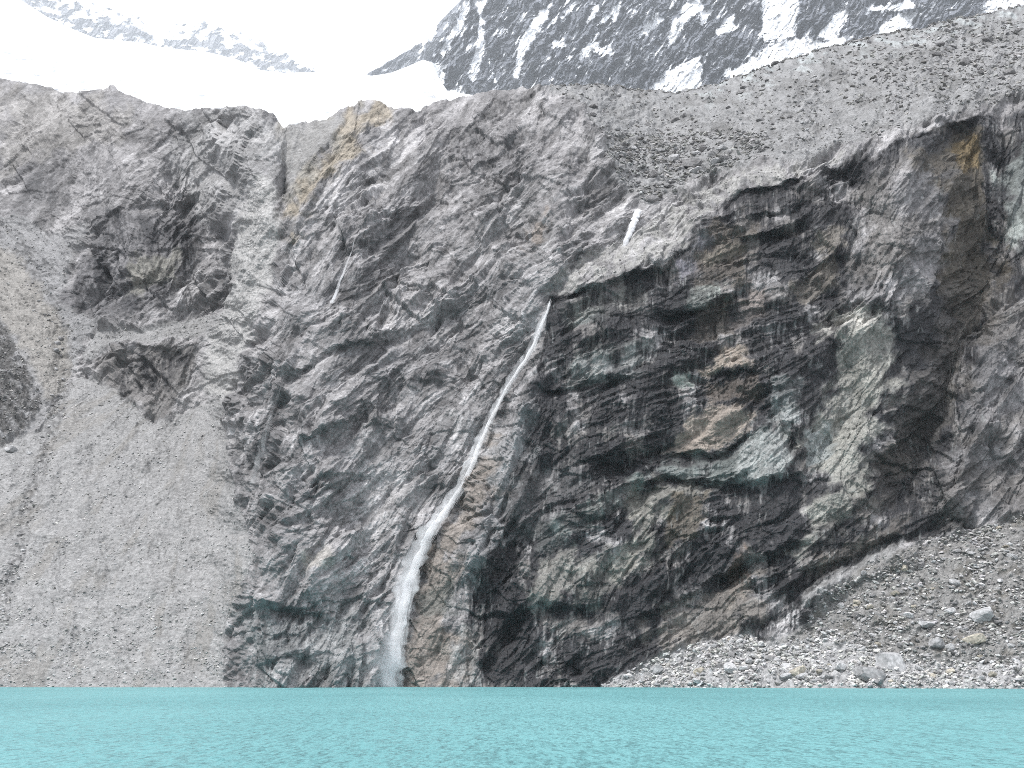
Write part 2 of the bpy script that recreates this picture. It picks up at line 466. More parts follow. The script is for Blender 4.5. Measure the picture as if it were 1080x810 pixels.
for pts, k in (([(115, 385), (150, 372), (205, 372), (200, 385), (150, 420), (130, 418)], 0.85), ([(5, 180), (60, 170), (120, 150), (115, 210), (40, 222)], 0.4),
               ([(470, 130), (545, 120), (560, 170), (480, 210)], 0.45), ([(395, 240), (450, 225), (420, 275), (372, 330), (360, 300)], 0.5),
               ([(250, 440), (300, 400), (305, 470), (265, 560), (245, 510)], 0.6), ([(275, 640), (345, 640), (330, 724), (265, 724)], 0.45),
               ([(300, 430), (340, 440), (330, 480), (290, 500)], 0.5), ([(460, 640), (500, 600), (480, 700)], 0.4), ([(480, 300), (540, 290), (520, 340), (470, 345)], 0.25), ([(790, 674), (798, 642), (848, 618), (895, 606), (868, 632), (850, 676)], 0.95), ([(985, 420), (1010, 350), (1045, 300), (1058, 250), (1030, 240), (1000, 320), (960, 440), (930, 500)], 0.6)):
    stain = np.maximum(stain, k * soft(pts, 10, 16, 22, 103) * sstep(-0.3, 0.25, run + 0.6 * blot))
PAT = [  # outline, pigment, amount, how much of the stain it keeps
    ([(718, 277), (748, 250), (757, 248), (736, 282), (714, 304), (712, 290)], (0.17, 0.165, 0.19), 0.9, 0.1),
    ([(745, 242), (792, 238), (788, 300), (736, 305)], (0.12, 0.098, 0.074), 0.8, 0.35),
    ([(745, 262), (782, 256), (786, 262), (745, 276)], (0.24, 0.21, 0.17), 0.7, 0.2),
    ([(728, 304), (762, 300), (748, 330), (722, 326)], (0.26, 0.285, 0.26), 0.75, 0.45),
    ([(736, 392), (756, 374), (767, 362), (784, 366), (797, 390), (782, 393), (758, 388)], (0.30, 0.25, 0.205), 0.95, 0.05),
    ([(711, 396), (722, 390), (734, 397), (719, 405)], (0.33, 0.37, 0.33), 0.95, 0.0),
    ([(728, 436), (760, 424), (782, 430), (799, 436), (790, 452), (762, 472), (728, 476), (704, 472), (720, 452)], (0.285, 0.24, 0.20), 0.95, 0.15),
    ([(745, 402), (800, 398), (805, 424), (750, 424)], (0.24, 0.19, 0.15), 0.7, 0.45),
    ([(790, 300), (812, 308), (806, 332), (770, 340)], (0.22, 0.18, 0.16), 0.7, 0.4),
    ([(735, 330), (770, 316), (772, 352), (728, 356)], (0.14, 0.115, 0.09), 0.7, 0.5),
    ([(655, 516), (698, 483), (730, 490), (762, 478), (800, 458), (792, 482), (802, 502), (780, 507), (740, 510), (700, 499), (662, 524)], (0.20, 0.235, 0.22), 0.8, 0.35),
    ([(596, 330), (636, 322), (640, 340), (600, 345)], (0.12, 0.145, 0.135), 0.6, 0.6),
    ([(610, 372), (690, 356), (694, 366), (612, 384)], (0.13, 0.15, 0.14), 0.6, 0.6),
    ([(600, 382), (640, 370), (640, 404), (600, 408)], (0.27, 0.28, 0.27), 0.8, 0.55),
    ([(642, 380), (682, 366), (680, 400), (642, 404)], (0.24, 0.25, 0.245), 0.7, 0.75),
    ([(590, 320), (680, 306), (684, 330), (600, 340)], (0.19, 0.19, 0.17), 0.5, 0.7),
    ([(776, 470), (830, 452), (836, 490), (802, 516), (776, 506)], (0.31, 0.325, 0.315), 0.9, 0.15),
    ([(812, 400), (842, 400), (842, 450), (810, 450)], (0.26, 0.28, 0.275), 0.75, 0.5),
    ([(886, 320), (934, 326), (940, 360), (945, 400), (925, 430), (930, 456), (914, 482), (900, 532), (872, 562), (846, 578), (850, 545), (880, 500), (855, 480), (850, 452), (876, 430), (884, 390)], (0.30, 0.295, 0.262), 0.9, 0.12),
    ([(850, 450), (878, 444), (880, 478), (852, 488)], (0.28, 0.305, 0.30), 0.85, 0.35),
    ([(858, 350), (900, 326), (942, 334), (934, 344), (880, 347), (860, 366)], (0.40, 0.385, 0.35), 0.85, 0.1),
    ([(834, 300), (880, 270), (886, 300), (850, 320)], (0.20, 0.17, 0.13), 0.7, 0.4),
    ([(860, 250), (885, 236), (890, 262), (862, 274)], (0.27, 0.235, 0.185), 0.7, 0.3),
    ([(672, 516), (720, 510), (738, 520), (702, 540), (690, 582), (660, 612), (640, 602), (664, 560)], (0.27, 0.26, 0.225), 0.85, 0.35),
    ([(706, 526), (746, 520), (736, 572), (700, 577)], (0.135, 0.112, 0.08), 0.85, 0.35),
    ([(572, 592), (606, 574), (604, 622), (580, 642), (558, 636)], (0.26, 0.25, 0.225), 0.85, 0.2),
    ([(606, 592), (640, 576), (660, 600), (632, 642), (606, 638)], (0.24, 0.235, 0.21), 0.75, 0.5),
    ([(560, 560), (640, 520), (660, 530), (570, 590)], (0.19, 0.21, 0.195), 0.6, 0.6),
    ([(478, 668), (506, 640), (502, 722), (466, 726)], (0.27, 0.265, 0.255), 0.8, 0.25),
    ([(520, 520), (600, 490), (620, 520), (560, 560), (520, 570)], (0.17, 0.165, 0.165), 0.6, 0.5),
    ([(965, 168), (1032, 142), (1042, 182), (1036, 232), (1062, 272), (1052, 322), (1012, 352), (996, 300), (996, 220)], (0.095, 0.080, 0.058), 0.9, 0.25),
    ([(1000, 152), (1030, 150), (1032, 182), (1006, 186)], (0.19, 0.135, 0.06), 0.8, 0.1),
    ([(1000, 300), (1060, 292), (1050, 332), (1020, 382), (1002, 432), (972, 500), (930, 542), (888, 562), (930, 480), (960, 400)], (0.105, 0.094, 0.082), 0.8, 0.5),
    ([(1056, 180), (1085, 150), (1180, 140), (1180, 250), (1072, 262), (1064, 212)], (0.30, 0.335, 0.315), 0.85, 0.45),
    ([(768, 602), (786, 578), (792, 622), (770, 642)], (0.15, 0.095, 0.06), 0.75, 0.3),
    ([(680, 662), (760, 618), (792, 610), (802, 652), (760, 674), (700, 692)], (0.23, 0.205, 0.18), 0.8, 0.25),
    ([(860, 590), (920, 560), (960, 545), (950, 565), (900, 592), (866, 606)], (0.18, 0.155, 0.13), 0.7, 0.4),
    ([(515, 466), (531, 460), (524, 500), (512, 542), (484, 582), (474, 640), (484, 726), (418, 726), (432, 650), (452, 590), (492, 530)], (0.205, 0.175, 0.15), 0.85, 0.3),
    ([(534, 430), (562, 420), (560, 470), (542, 530), (506, 600), (512, 556)], (0.235, 0.235, 0.24), 0.7, 0.3),
    ([(378, 108), (402, 105), (412, 125), (388, 145), (352, 186), (322, 216), (304, 244), (299, 222), (310, 196), (342, 166)], (0.29, 0.245, 0.18), 0.8, 0.0),
    ([(296, 130), (345, 124), (372, 116), (345, 162), (304, 204)], (0.245, 0.23, 0.20), 0.85, 0.0),
    ([(258, 640), (375, 636), (385, 726), (270, 726)], (0.16, 0.18, 0.18), 0.4, 0.6),
    ([(440, 625), (475, 615), (480, 645), (445, 650)], (0.11, 0.125, 0.115), 0.5, 0.5),
    ([(318, 585), (350, 580), (348, 600), (322, 602)], (0.34, 0.315, 0.265), 0.4, 0.1),
    ([(845, 628), (900, 590), (955, 572), (945, 590), (892, 612), (852, 642)], (0.27, 0.268, 0.265), 0.8, 0.05),
    ([(0, 95), (100, 100), (150, 130), (60, 160), (0, 175)], (0.26, 0.245, 0.225), 0.5, 0.3),
    ([(190, 118), (255, 112), (296, 132), (290, 180), (250, 235), (215, 230), (180, 170)], (0.29, 0.287, 0.285), 0.6, 0.3),
    ([(560, 235), (580, 225), (572, 255), (552, 262)], (0.22, 0.175, 0.14), 0.6, 0.3),
    ([(140, 280), (190, 262), (186, 296), (132, 316)], (0.24, 0.23, 0.19), 0.6, 0.4),
]
stn = stain
pig = col
for k, (pts, c, am, keep) in enumerate(PAT):
    ar = abs(sum(pts[q][0] * pts[q - 1][1] - pts[q - 1][0] * pts[q][1] for q in range(len(pts)))) / 2
    m = (soft(pts, 9.0, 24.0, 22.0, 600 + k) if ar > 3000 else soft(pts, 4.0, 9.0, 12.0, 600 + k)) * am
    gm = sum(c) / 3.0; c = tuple(0.8 * x + 0.2 * gm for x in c)
    pig = mixc(pig, c, m)
    stn = stn * (1 - m * (1 - keep))
pig *= (1 + 0.35 * tone + 0.22 * fbm(U / 6.0, V / 6.0, 520, 3))[..., None].clip(0.3, 1.8)
pig = mixc(pig, (0.022, 0.022, 0.025), 0.92 * stn)
# pale runs of lime on the wall
lime = wallm * sstep(0.42, 0.62, fbm(Wu / 3.0, V / 24.0, 530, 3)) * sstep(-0.1, 0.3, fbm(U / 50, V / 50, 531, 2))
pig = mixc(pig, (0.30, 0.31, 0.305), 0.38 * lime)
pig = mixc(pig, (0.31, 0.305, 0.29), 0.7 * M["LEDGE2"] * sstep(-0.5, 0.3, fbm(U / 12, V / 12, 540, 3)))
# loose ground
sc_c = np.ones(U.shape + (3,)) * np.array([0.235, 0.232, 0.230])
sc_c = mixc(sc_c, (0.205, 0.202, 0.199), 0.55 * sstep(-0.1, 0.5, furrow))
sc_c = mixc(sc_c, (0.215, 0.214, 0.214), 0.9 * M["MORAINE"])
sc_c = mixc(sc_c, (0.205, 0.203, 0.205), 0.85 * M["UPSCREE"])
sc_c = mixc(sc_c, (0.085, 0.082, 0.080), 0.9 * M["DARKMOR"] * sstep(-0.45, 0.1, fbm(U / 15, V / 12, 551, 4)))
sc_c = mixc(sc_c, (0.185, 0.18, 0.174), 0.85 * M["MOR2"])
sc_c = mixc(sc_c, (0.12, 0.112, 0.098), 0.6 * M["MOR2"] * sstep(0.1, 0.4, fbm(U / 28, V / 18, 550, 4)))
sc_c = mixc(sc_c, (0.30, 0.298, 0.298), 0.85 * M["TALUS"])
gline = [(22, 262), (45, 310), (62, 345), (70, 398), (60, 440), (34, 520), (18, 590), (0, 650)]
gm_ = sstep(11, 3, samp(seg_dist(gline, False), U, V) + 5 * fbm(U / 9, V / 9, 560, 3))
sc_c = mixc(sc_c, (0.10, 0.098, 0.098), 0.75 * gm_ * sstep(-0.3, 0.3, fbm(U / 5, V / 5, 561, 2)))
sed = soft([(-60, 235), (10, 262), (40, 300), (70, 345), (74, 398), (50, 430), (40, 400), (20, 360), (-10, 320), (-60, 300)], 6, 8, 14, 562)
sc_c = mixc(sc_c, (0.225, 0.21, 0.188), 0.6 * sed)
icy = M["MORAINE"] * sstep(34, 8, V - sky_v[None]) * sstep(690, 760, U) * sstep(0.12, 0.4, fbm(U / 20, V / 7, 565, 3))
sc_c = mixc(sc_c, (0.33, 0.35, 0.35), 0.75 * icy)
sc_c = mixc(sc_c, (0.125, 0.122, 0.118), 0.55 * M["MORAINE"] * sstep(0.0, 0.5, fbm(U / 36, V / 16, 566, 4)))
sc_c = mixc(sc_c, (0.17, 0.155, 0.135), 0.3 * M["SCREE"] * sstep(0.2, 0.5, furrow + 0.3 * fbm(U / 30, V / 30, 567, 2)))
stone_t = (r1b - 0.5) * (f1b < 0.5) * 0.5 + (r2 - 0.5) * 0.35
sc_c *= (1 + (0.35 + 0.5 * coarse) * stone_t)[..., None]
pig = mixc(pig, (0.36, 0.355, 0.345), 0.8 * ash)
TINT = pig + (sc_c - pig) * (1 - np.clip(rock + 0.55 * ash, 0, 1))[..., None]
TINT = np.clip(TINT, 0.015, 0.6)
WET = np.clip(stn, 0, 1) * rock


# ----------------------------------------------------------------- materials
def new_mat(name):
    m = bpy.data.materials.new(name); m.use_nodes = True
    nt = m.node_tree; nt.nodes.clear()
    return m, nt.nodes, nt.links


def rock_material(name, fine=1.0, attr=True, base=(0.3, 0.3, 0.3), bump=0.35, wet=False):
    m, N, L = new_mat(name)
    out = N.new("ShaderNodeOutputMaterial"); b = N.new("ShaderNodeBsdfPrincipled")
    L.new(b.outputs[0], out.inputs[0])
    tc = N.new("ShaderNodeTexCoord")
    if attr:
        a = N.new("ShaderNodeAttribute"); a.attribute_name = "tint"; src = a.outputs["Color"]
    else:
        rgb = N.new("ShaderNodeRGB"); rgb.outputs[0].default_value = (*base, 1); src = rgb.outputs[0]
    last = src
    for (s, lo, hi, det) in ((0.55 * fine, 0.62, 1.38, 6.0), (2.3 * fine, 0.72, 1.28, 4.0)):
        nz = N.new("ShaderNodeTexNoise"); nz.inputs["Scale"].default_value = s; nz.inputs["Detail"].default_value = det
        nz.inputs["Roughness"].default_value = 0.65
        L.new(tc.outputs["Object"], nz.inputs["Vector"])
        mr = N.new("ShaderNodeMapRange"); mr.inputs["From Min"].default_value = 0.3; mr.inputs["From Max"].default_value = 0.7
        mr.inputs["To Min"].default_value = lo; mr.inputs["To Max"].default_value = hi
        L.new(nz.outputs["Fac"], mr.inputs["Value"])
        mx = N.new("ShaderNodeVectorMath"); mx.operation = "SCALE"
        L.new(last, mx.inputs[0]); L.new(mr.outputs[0], mx.inputs["Scale"])
        last = mx.outputs[0]
    if not attr:
        oi = N.new("ShaderNodeObjectInfo")
        mr = N.new("ShaderNodeMapRange"); mr.inputs["To Min"].default_value = 0.72; mr.inputs["To Max"].default_value = 1.25
        L.new(oi.outputs["Random"], mr.inputs["Value"])
        mx = N.new("ShaderNodeVectorMath"); mx.operation = "SCALE"
        L.new(last, mx.inputs[0]); L.new(mr.outputs[0], mx.inputs["Scale"]); last = mx.outputs[0]
    L.new(last, b.inputs["Base Color"])
    b.inputs["Roughness"].default_value = 0.9
    b.inputs["Specular IOR Level"].default_value = 0.16
    if wet:
        wa = N.new("ShaderNodeAttribute"); wa.attribute_name = "wet"
        mr = N.new("ShaderNodeMapRange"); mr.inputs["To Min"].default_value = 0.9; mr.inputs["To Max"].default_value = 0.55
        L.new(wa.outputs["Fac"], mr.inputs["Value"]); L.new(mr.outputs[0], b.inputs["Roughness"])
    nz = N.new("ShaderNodeTexNoise"); nz.inputs["Scale"].default_value = 1.1 * fine; nz.inputs["Detail"].default_value = 8
    nz.inputs["Roughness"].default_value = 0.7
    L.new(tc.outputs["Object"], nz.inputs["Vector"])
    bp = N.new("ShaderNodeBump"); bp.inputs["Strength"].default_value = 0.8; bp.inputs["Distance"].default_value = bump
    L.new(nz.outputs["Fac"], bp.inputs["Height"]); L.new(bp.outputs[0], b.inputs["Normal"])
    return m


MAT_ROCK = rock_material("banded rock", 1.0, wet=True, bump=0.5)
MAT_SCREE = rock_material("loose scree", 1.6, bump=0.25)
MAT_BOULDER = rock_material("pale boulder", 1.2, attr=False, base=(0.33, 0.328, 0.33), bump=0.15)
MAT_BOULDER_TAN = rock_material("tan boulder", 1.2, attr=False, base=(0.31, 0.285, 0.24), bump=0.15)
MAT_BOULDER_DARK = rock_material("grey boulder", 1.2, attr=False, base=(0.20, 0.195, 0.195), bump=0.15)
MAT_FAR = rock_material("far rock and snow", 0.03, bump=10.0)
MAT_RUBBLE = rock_material("rubble", 1.6, bump=0.12)


def grid_faces(nr, nc):
    i = np.arange(nr - 1)[:, None] * nc + np.arange(nc - 1)[None, :]
    return np.stack([i, i + 1, i + nc + 1, i + nc], -1).reshape(-1, 4)


def make_mesh(name, verts, faces, mat, tint=None, wet=None, smooth=False):
    me = bpy.data.meshes.new(name)
    nv, nf = len(verts), len(faces); k = faces.shape[1]
    me.vertices.add(nv); me.vertices.foreach_set("co", np.asarray(verts, np.float32).ravel())
    me.loops.add(nf * k); me.loops.foreach_set("vertex_index", np.asarray(faces, np.int32).ravel())
    me.polygons.add(nf); me.polygons.foreach_set("loop_start", np.arange(0, nf * k, k, dtype=np.int32))
    if tint is not None:
        at = me.attributes.new("tint", "FLOAT_COLOR", "POINT")
        at.data.foreach_set("color", np.concatenate([tint, np.ones((nv, 1))], 1).astype(np.float32).ravel())
    if wet is not None:
        at = me.attributes.new("wet", "FLOAT", "POINT"); at.data.foreach_set("value", wet.astype(np.float32).ravel())
    me.materials.append(mat)
    me.update(calc_edges=True); me.validate()
    me.polygons.foreach_set("use_smooth", np.full(nf, smooth, bool))
    return me


def link(name, me, parent=None, **props):
    o = bpy.data.objects.new(name, me); C.objects.link(o); o.parent = parent
    for k, v in props.items():
        o[k] = v
    return o


def piece(name, verts, faces, keep, mat, tint, wet, **props):
    f = faces[keep]
    used, inv = np.unique(f, return_inverse=True)
    me = make_mesh(name, verts[used], inv.reshape(-1, 4), mat, tint[used], wet[used])
    return link(name, me, **props)


# rows behind the skyline, so that the crest has a far side
back = []
for k, (dy, dz) in enumerate(((6, 0.5), (18, 0.0), (45, -3), (110, -18), (260, -70), (520, -170))):
    b = POS[-1].copy()
    b[:, 1] += dy + 3 * fbm(uc / 9.0, uc * 0 + k, 900 + k, 2) * (1 + k); b[:, 2] += dz + 1.2 * fbm(uc / 9.0, uc * 0 + k, 950 + k, 3)
    b[:, 0] *= 1 + dy / 900.0
    back.append(b)
ALL = np.concatenate([POS.reshape(-1, 3)] + back, 0)
tintA = np.concatenate([TINT.reshape(-1, 3)] + [TINT[-1]] * len(back), 0)
wetA = np.concatenate([WET.ravel()] + [WET[-1] * 0] * len(back), 0)
NR = NV + len(back)
FACES = grid_faces(NR, NU)
# which part of the valley side each face belongs to
reg = np.zeros((NR, NU), int)                       # 0 cliff, 1 buttress, 2 scree, 3 moraine, 4 talus
R = np.zeros((NV, NU), int)
left = (M["BUTT_A"] > 0.5) | (M["BUTT_B"] > 0.5) | (M["BUTT_C"] > 0.5)
R[left] = 1
R[(U < 240) & (V < 400) & (R == 0)] = 1
R[(M["SCREE"] > 0.5) | (M["UPSCREE"] > 0.5) | (M["DARKMOR"] > 0.5) | (M["LEDGE"] > 0.5) & (U < 260)] = 2
R[M["MORAINE"] > 0.5] = 3
R[(M["TALUS"] > 0.5) | (M["MOR2"] > 0.5)] = 4
reg[:NV] = R; reg[NV:] = R[-1]
fr = reg.ravel()[FACES[:, 0]]
piece("cliff", ALL, FACES, fr == 0, MAT_ROCK, tintA, wetA, kind="structure", label="grey and dark stained rock cliff rising above the lake")
piece("rock_buttress", ALL, FACES, fr == 1, MAT_ROCK, tintA, wetA, kind="structure", label="rounded pale grey rock buttress above the scree fan")
piece("scree_slope", ALL, FACES, fr == 2, MAT_SCREE, tintA, wetA, kind="structure", label="pale grey fan of fine scree running into the lake")
piece("moraine_slope", ALL, FACES, fr == 3, MAT_SCREE, tintA, wetA, kind="structure", label="grey debris slope above the dark wall")
piece("talus_slope", ALL, FACES, fr == 4, MAT_SCREE, tintA, wetA, kind="structure", label="pale stony talus on the shore below the dark wall")


# ----------------------------------------------------------------- far mountains and glacier
def sheet(u0, u1, nu, v_top, v_bot, nv, depth_fn):
    uu = np.linspace(u0, u1, nu); t = np.linspace(0, 1, nv)
    Uu = np.repeat(uu[None], nv, 0)
    Vv = v_bot(uu)[None] + t[:, None] * (v_top(uu) - v_bot(uu))[None]
    return Uu, Vv


def far_face(name, u0, u1, nu, top, bot, nv, y_base, slope_deg, relief, snow_fn, seed, scl, mat=MAT_FAR, rockc=(0.17, 0.17, 0.18), **props):
    uu = np.linspace(u0, u1, nu)
    vt = np.interp(uu, [p[0] for p in top], [p[1] for p in top]) + 1.5 * fbm(uu / 9.0, uu * 0, seed, 4)
    vb = np.interp(uu, [p[0] for p in bot], [p[1] for p in bot])
    t = np.linspace(0, 1, nv)
    Uu = np.repeat(uu[None], nv, 0); Vv = vb[None] + t[:, None] * (vt - vb)[None]
    _, tb = ray(Uu, np.repeat(vb[None], nv, 0)); _, tv = ray(Uu, Vv)
    k = math.tan(math.radians(slope_deg))
    yb = y_base(Uu) if callable(y_base) else y_base
    yy = yb * (k - tb) / np.maximum(k - tv, 0.08)
    a = math.radians(55)
    s = Uu * math.cos(a) - Vv * math.sin(a); q = -Uu * math.sin(a) - Vv * math.cos(a)
    wu = 5 * fbm(Uu / 22, Vv / 22, seed + 2, 3)
    d = 1.0 * ridged((s + wu) / 46, (q + wu) / 15, seed + 3, 4, 0.55) + 0.55 * fbm(Uu / 30, Vv / 30, seed + 5, 3)
    f1, f2, r1, r2, ox, oy = cells((s + wu) / 9, (q + wu) / 3.6, seed + 9)
    d = d + 0.32 * ((r1 - 0.5) - oy * (0.4 + r2))
    f1, f2, r1b_, r2b_, ox, oy = cells((s + wu) / 4, (q + wu) / 1.9, seed + 10)
    d = d + 0.14 * ((r1b_ - 0.5) - oy * (0.4 + r2b_))
    sn = np.clip(snow_fn(Uu, Vv, s, q, d), 0, 1)
    calm_d = 0.6 * fbm(Uu / 46, Vv / 46, seed + 6, 2) + 0.5
    yy = yy - relief * (d + (calm_d - d) * 0.75 * sn)
    X, Y, Z = world(Uu, Vv, yy)
    V3 = np.stack([X, Y, Z], -1)
    c = np.ones(Uu.shape + (3,)) * np.array(rockc) * (0.75 + 0.5 * r2)[..., None]
    c = c + (np.array([0.86, 0.87, 0.88]) - c) * sn[..., None]
    # far side
    b = V3[-1].copy(); b[:, 1] += relief * 4; b[:, 2] -= relief * 6
    verts = np.concatenate([V3.reshape(-1, 3), b]); cc = np.concatenate([c.reshape(-1, 3), c[-1]])
    me = make_mesh(name, verts, grid_faces(nv + 1, nu), mat, cc)
    return link(name, me, **props)


def poly_at(pts, Uu, Vv, f, rough, sc, seed):
    return sstep(-f, f, samp(sdf(pts), Uu, Vv) + rough * fbm(Uu / sc, Vv / sc, seed, 4))


SNOWP = [[(435, 100), (450, 62), (470, 70), (466, 100)], [(500, -5), (506, 20), (502, 50), (494, 84), (500, 86), (512, 50), (508, 10), (516, 0)],
         [(516, 62), (522, 92), (526, 92), (518, 70)], [(541, 80), (548, 40), (560, 25), (572, 8), (580, 14), (566, 36), (552, 60), (546, 84)], [(470, 98), (482, 92), (492, 92), (488, 102)],
         [(583, 44), (598, 42), (600, 50), (584, 50)], [(610, 58), (620, 46), (628, 44), (640, 52), (648, 50), (644, 58), (625, 56), (612, 64)],
         [(618, 26), (628, 4), (634, 8), (622, 24)], [(643, 28), (648, 6), (655, 2), (650, 22)], [(592, 18), (606, 0), (612, 2), (596, 20)],
         [(700, 55), (708, 28), (724, 5), (738, -5), (742, 8), (722, 26), (708, 46)], [(676, 36), (680, 26), (690, 18), (704, 22), (690, 28), (682, 38)],
         [(680, 96), (700, 78), (722, 66), (738, 60), (742, 76), (738, 96), (706, 99)], [(762, 86), (778, 72), (806, 52), (836, 40), (870, 44), (900, 36), (880, 60), (800, 90)],
         [(804, -10), (842, -10), (840, 38), (822, 42), (804, 44)], [(748, 42), (760, 26), (770, 18), (778, 30), (764, 34)], [(862, 40), (880, 14), (896, 8), (890, 26), (880, 44)],
         [(918, 40), (936, 22), (950, 14), (966, 12), (962, 30), (930, 44)], [(914, 10), (940, 4), (960, 0), (968, 8), (940, 12)], [(1024, 22), (1040, 2), (1060, -10), (1180, -30), (1180, 0), (1060, 18)],
         [(735, 24), (742, 28), (752, 12), (744, 6)], [(460, 60), (478, 30), (490, -4), (496, 2), (488, 30), (470, 56)]]


def snow_right(Uu, Vv, s, q, d):
    m = 0
    for k, p in enumerate(SNOWP):
        m = np.maximum(m, poly_at(p, Uu, Vv, 0.9, 3.4, 7.0, 700 + k))
    patch = np.maximum(sstep(0.30, 0.42, fbm(s / 26, q / 6.5, 760, 4) - 0.10 * d), sstep(0.42, 0.58, fbm(s / 9, q / 3.0, 761, 4))) * 0.9
    return np.maximum(m, patch)


far_face("mountain", 384, 520, 200, [(384, 80), (396, 73), (412, 64), (430, 53), (446, 44), (462, 25), (480, 6), (500, -14), (520, -30)],
         [(384, 88), (400, 105), (520, 115)], 130, 8200, 56, 170, lambda Uu, Vv, s, q, d: sstep(0.12, 0.3, fbm(s / 20, q / 6, 772, 4)), 790, 1, rockc=(0.15, 0.155, 0.17),
         kind="structure", label="misty ridge end showing behind the dark snow streaked face")
far_face("mountain", 448, 1190, 900, [(448, 72), (454, 58), (462, 46), (474, 30), (482, 14), (492, -4), (505, -40), (560, -60), (1190, -130)],
         [(448, 90), (462, 118), (480, 124), (700, 124), (800, 100), (1000, 50), (1190, 10)], 240, lambda u: 4800 + (u - 800) * -0.8, 58, 150, snow_right, 710, 1,
         rockc=(0.14, 0.147, 0.165), kind="structure", label="dark snow streaked mountain face behind the debris slope")


def snow_haze_left(Uu, Vv, s, q, d):
    hi = np.linspace(0, 1, Uu.shape[0])[:, None]
    return sstep(-0.02, 0.2, fbm(Uu / 13, Vv / 7, 770, 5) + 0.08 * d + 0.55 * sstep(0.45, 1.0, hi) - 0.1)  # snow patches, plus white painted towards the tops for their fade into cloud


far_face("mountain", -90, 172, 420, [(-90, -60), (0, -26), (40, -12), (80, -2), (100, 4), (125, 10), (148, 14), (158, 30), (166, 44), (172, 52)],
         [(-90, 20), (20, 8), (60, 26), (100, 44), (150, 52), (172, 62)], 130, 11500, 50, 240, snow_haze_left, 730, 1, kind="structure", label="hazy snow dusted ridge rising to the top corner behind the glacier")
far_face("mountain", 160, 345, 340, [(160, 52), (172, 40), (184, 26), (205, 21), (232, 22), (255, 34), (290, 46), (305, 55), (320, 66), (345, 80)],
         [(160, 62), (210, 64), (250, 74), (300, 84), (345, 88)], 110, 12500, 50, 240, snow_haze_left, 750, 1, kind="structure", label="lower hazy snow dusted ridge in the middle behind the glacier")

# the glacier: a snow field falling from the far ridges to the lip of the cliff
gt = [(-90, -45), (-40, -25), (22, 0), (50, 18), (75, 30), (100, 40), (150, 45), (175, 51), (215, 54), (248, 62), (275, 74), (300, 77), (335, 76), (392, 80), (412, 77), (430, 70), (446, 63), (456, 66), (464, 84), (472, 96), (560, 110)]
gb = [(-90, 120), (300, 165), (560, 160)]
nu_, nv_ = 500, 160
uu = np.linspace(-90, 560, nu_)
vt = np.interp(uu, [p[0] for p in gt], [p[1] for p in gt]); vb = np.interp(uu, [p[0] for p in gb], [p[1] for p in gb])
t = np.linspace(0, 1, nv_)
Uu = np.repeat(uu[None], nv_, 0); Vv = vb[None] + t[:, None] * (vt - vb)[None]
yend = 11200 + (4200 - 11200) * sstep(300, 395, Uu)
yy = 760 * (yend / 760.0) ** (t[:, None] ** 1.2)
rough = fbm(Uu / 30, Vv / 12, 801, 4) + 0.5 * np.clip(1 - t[:, None] * 3, 0, 1) * ridged(Uu / 14, Vv / 5, 802, 3)
yy = yy + rough * 9 * (yy / 1000)
X, Y, Z = world(Uu, Vv, yy)
dirt_shade = sstep(0.10, 0.55, fbm(Uu / 16, Vv / 3.2, 803, 4)) * sstep(0.98, 0.55, t[:, None]) * 0.8  # soft grey snow shading painted into the colour, along with dirt towards the lip
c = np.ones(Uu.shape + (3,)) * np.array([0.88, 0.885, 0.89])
c = c + (np.array([0.30, 0.32, 0.35]) - c) * dirt_shade[..., None]
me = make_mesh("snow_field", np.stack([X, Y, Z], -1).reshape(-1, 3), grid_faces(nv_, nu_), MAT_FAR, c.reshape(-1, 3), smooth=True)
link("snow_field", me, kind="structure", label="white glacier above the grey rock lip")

# ----------------------------------------------------------------- lake
m, N, L = new_mat("glacial water")
out = N.new("ShaderNodeOutputMaterial"); b = N.new("ShaderNodeBsdfPrincipled"); L.new(b.outputs[0], out.inputs[0])
b.inputs["Roughness"].default_value = 0.42; b.inputs["IOR"].default_value = 1.33; b.inputs["Specular IOR Level"].default_value = 0.32
tc = N.new("ShaderNodeTexCoord")
mp = N.new("ShaderNodeMapping"); mp.inputs["Scale"].default_value = (0.02, 0.012, 1)
L.new(tc.outputs["Object"], mp.inputs["Vector"])
nz = N.new("ShaderNodeTexNoise"); nz.inputs["Detail"].default_value = 4; nz.inputs["Scale"].default_value = 1.0
L.new(mp.outputs[0], nz.inputs["Vector"])
cr = N.new("ShaderNodeValToRGB")
cr.color_ramp.elements[0].position = 0.3; cr.color_ramp.elements[0].color = (0.094, 0.234, 0.244, 1)
cr.color_ramp.elements[1].position = 0.72; cr.color_ramp.elements[1].color = (0.142, 0.315, 0.325, 1)
L.new(nz.outputs["Fac"], cr.inputs[0]); L.new(cr.outputs[0], b.inputs["Base Color"])
acc = None
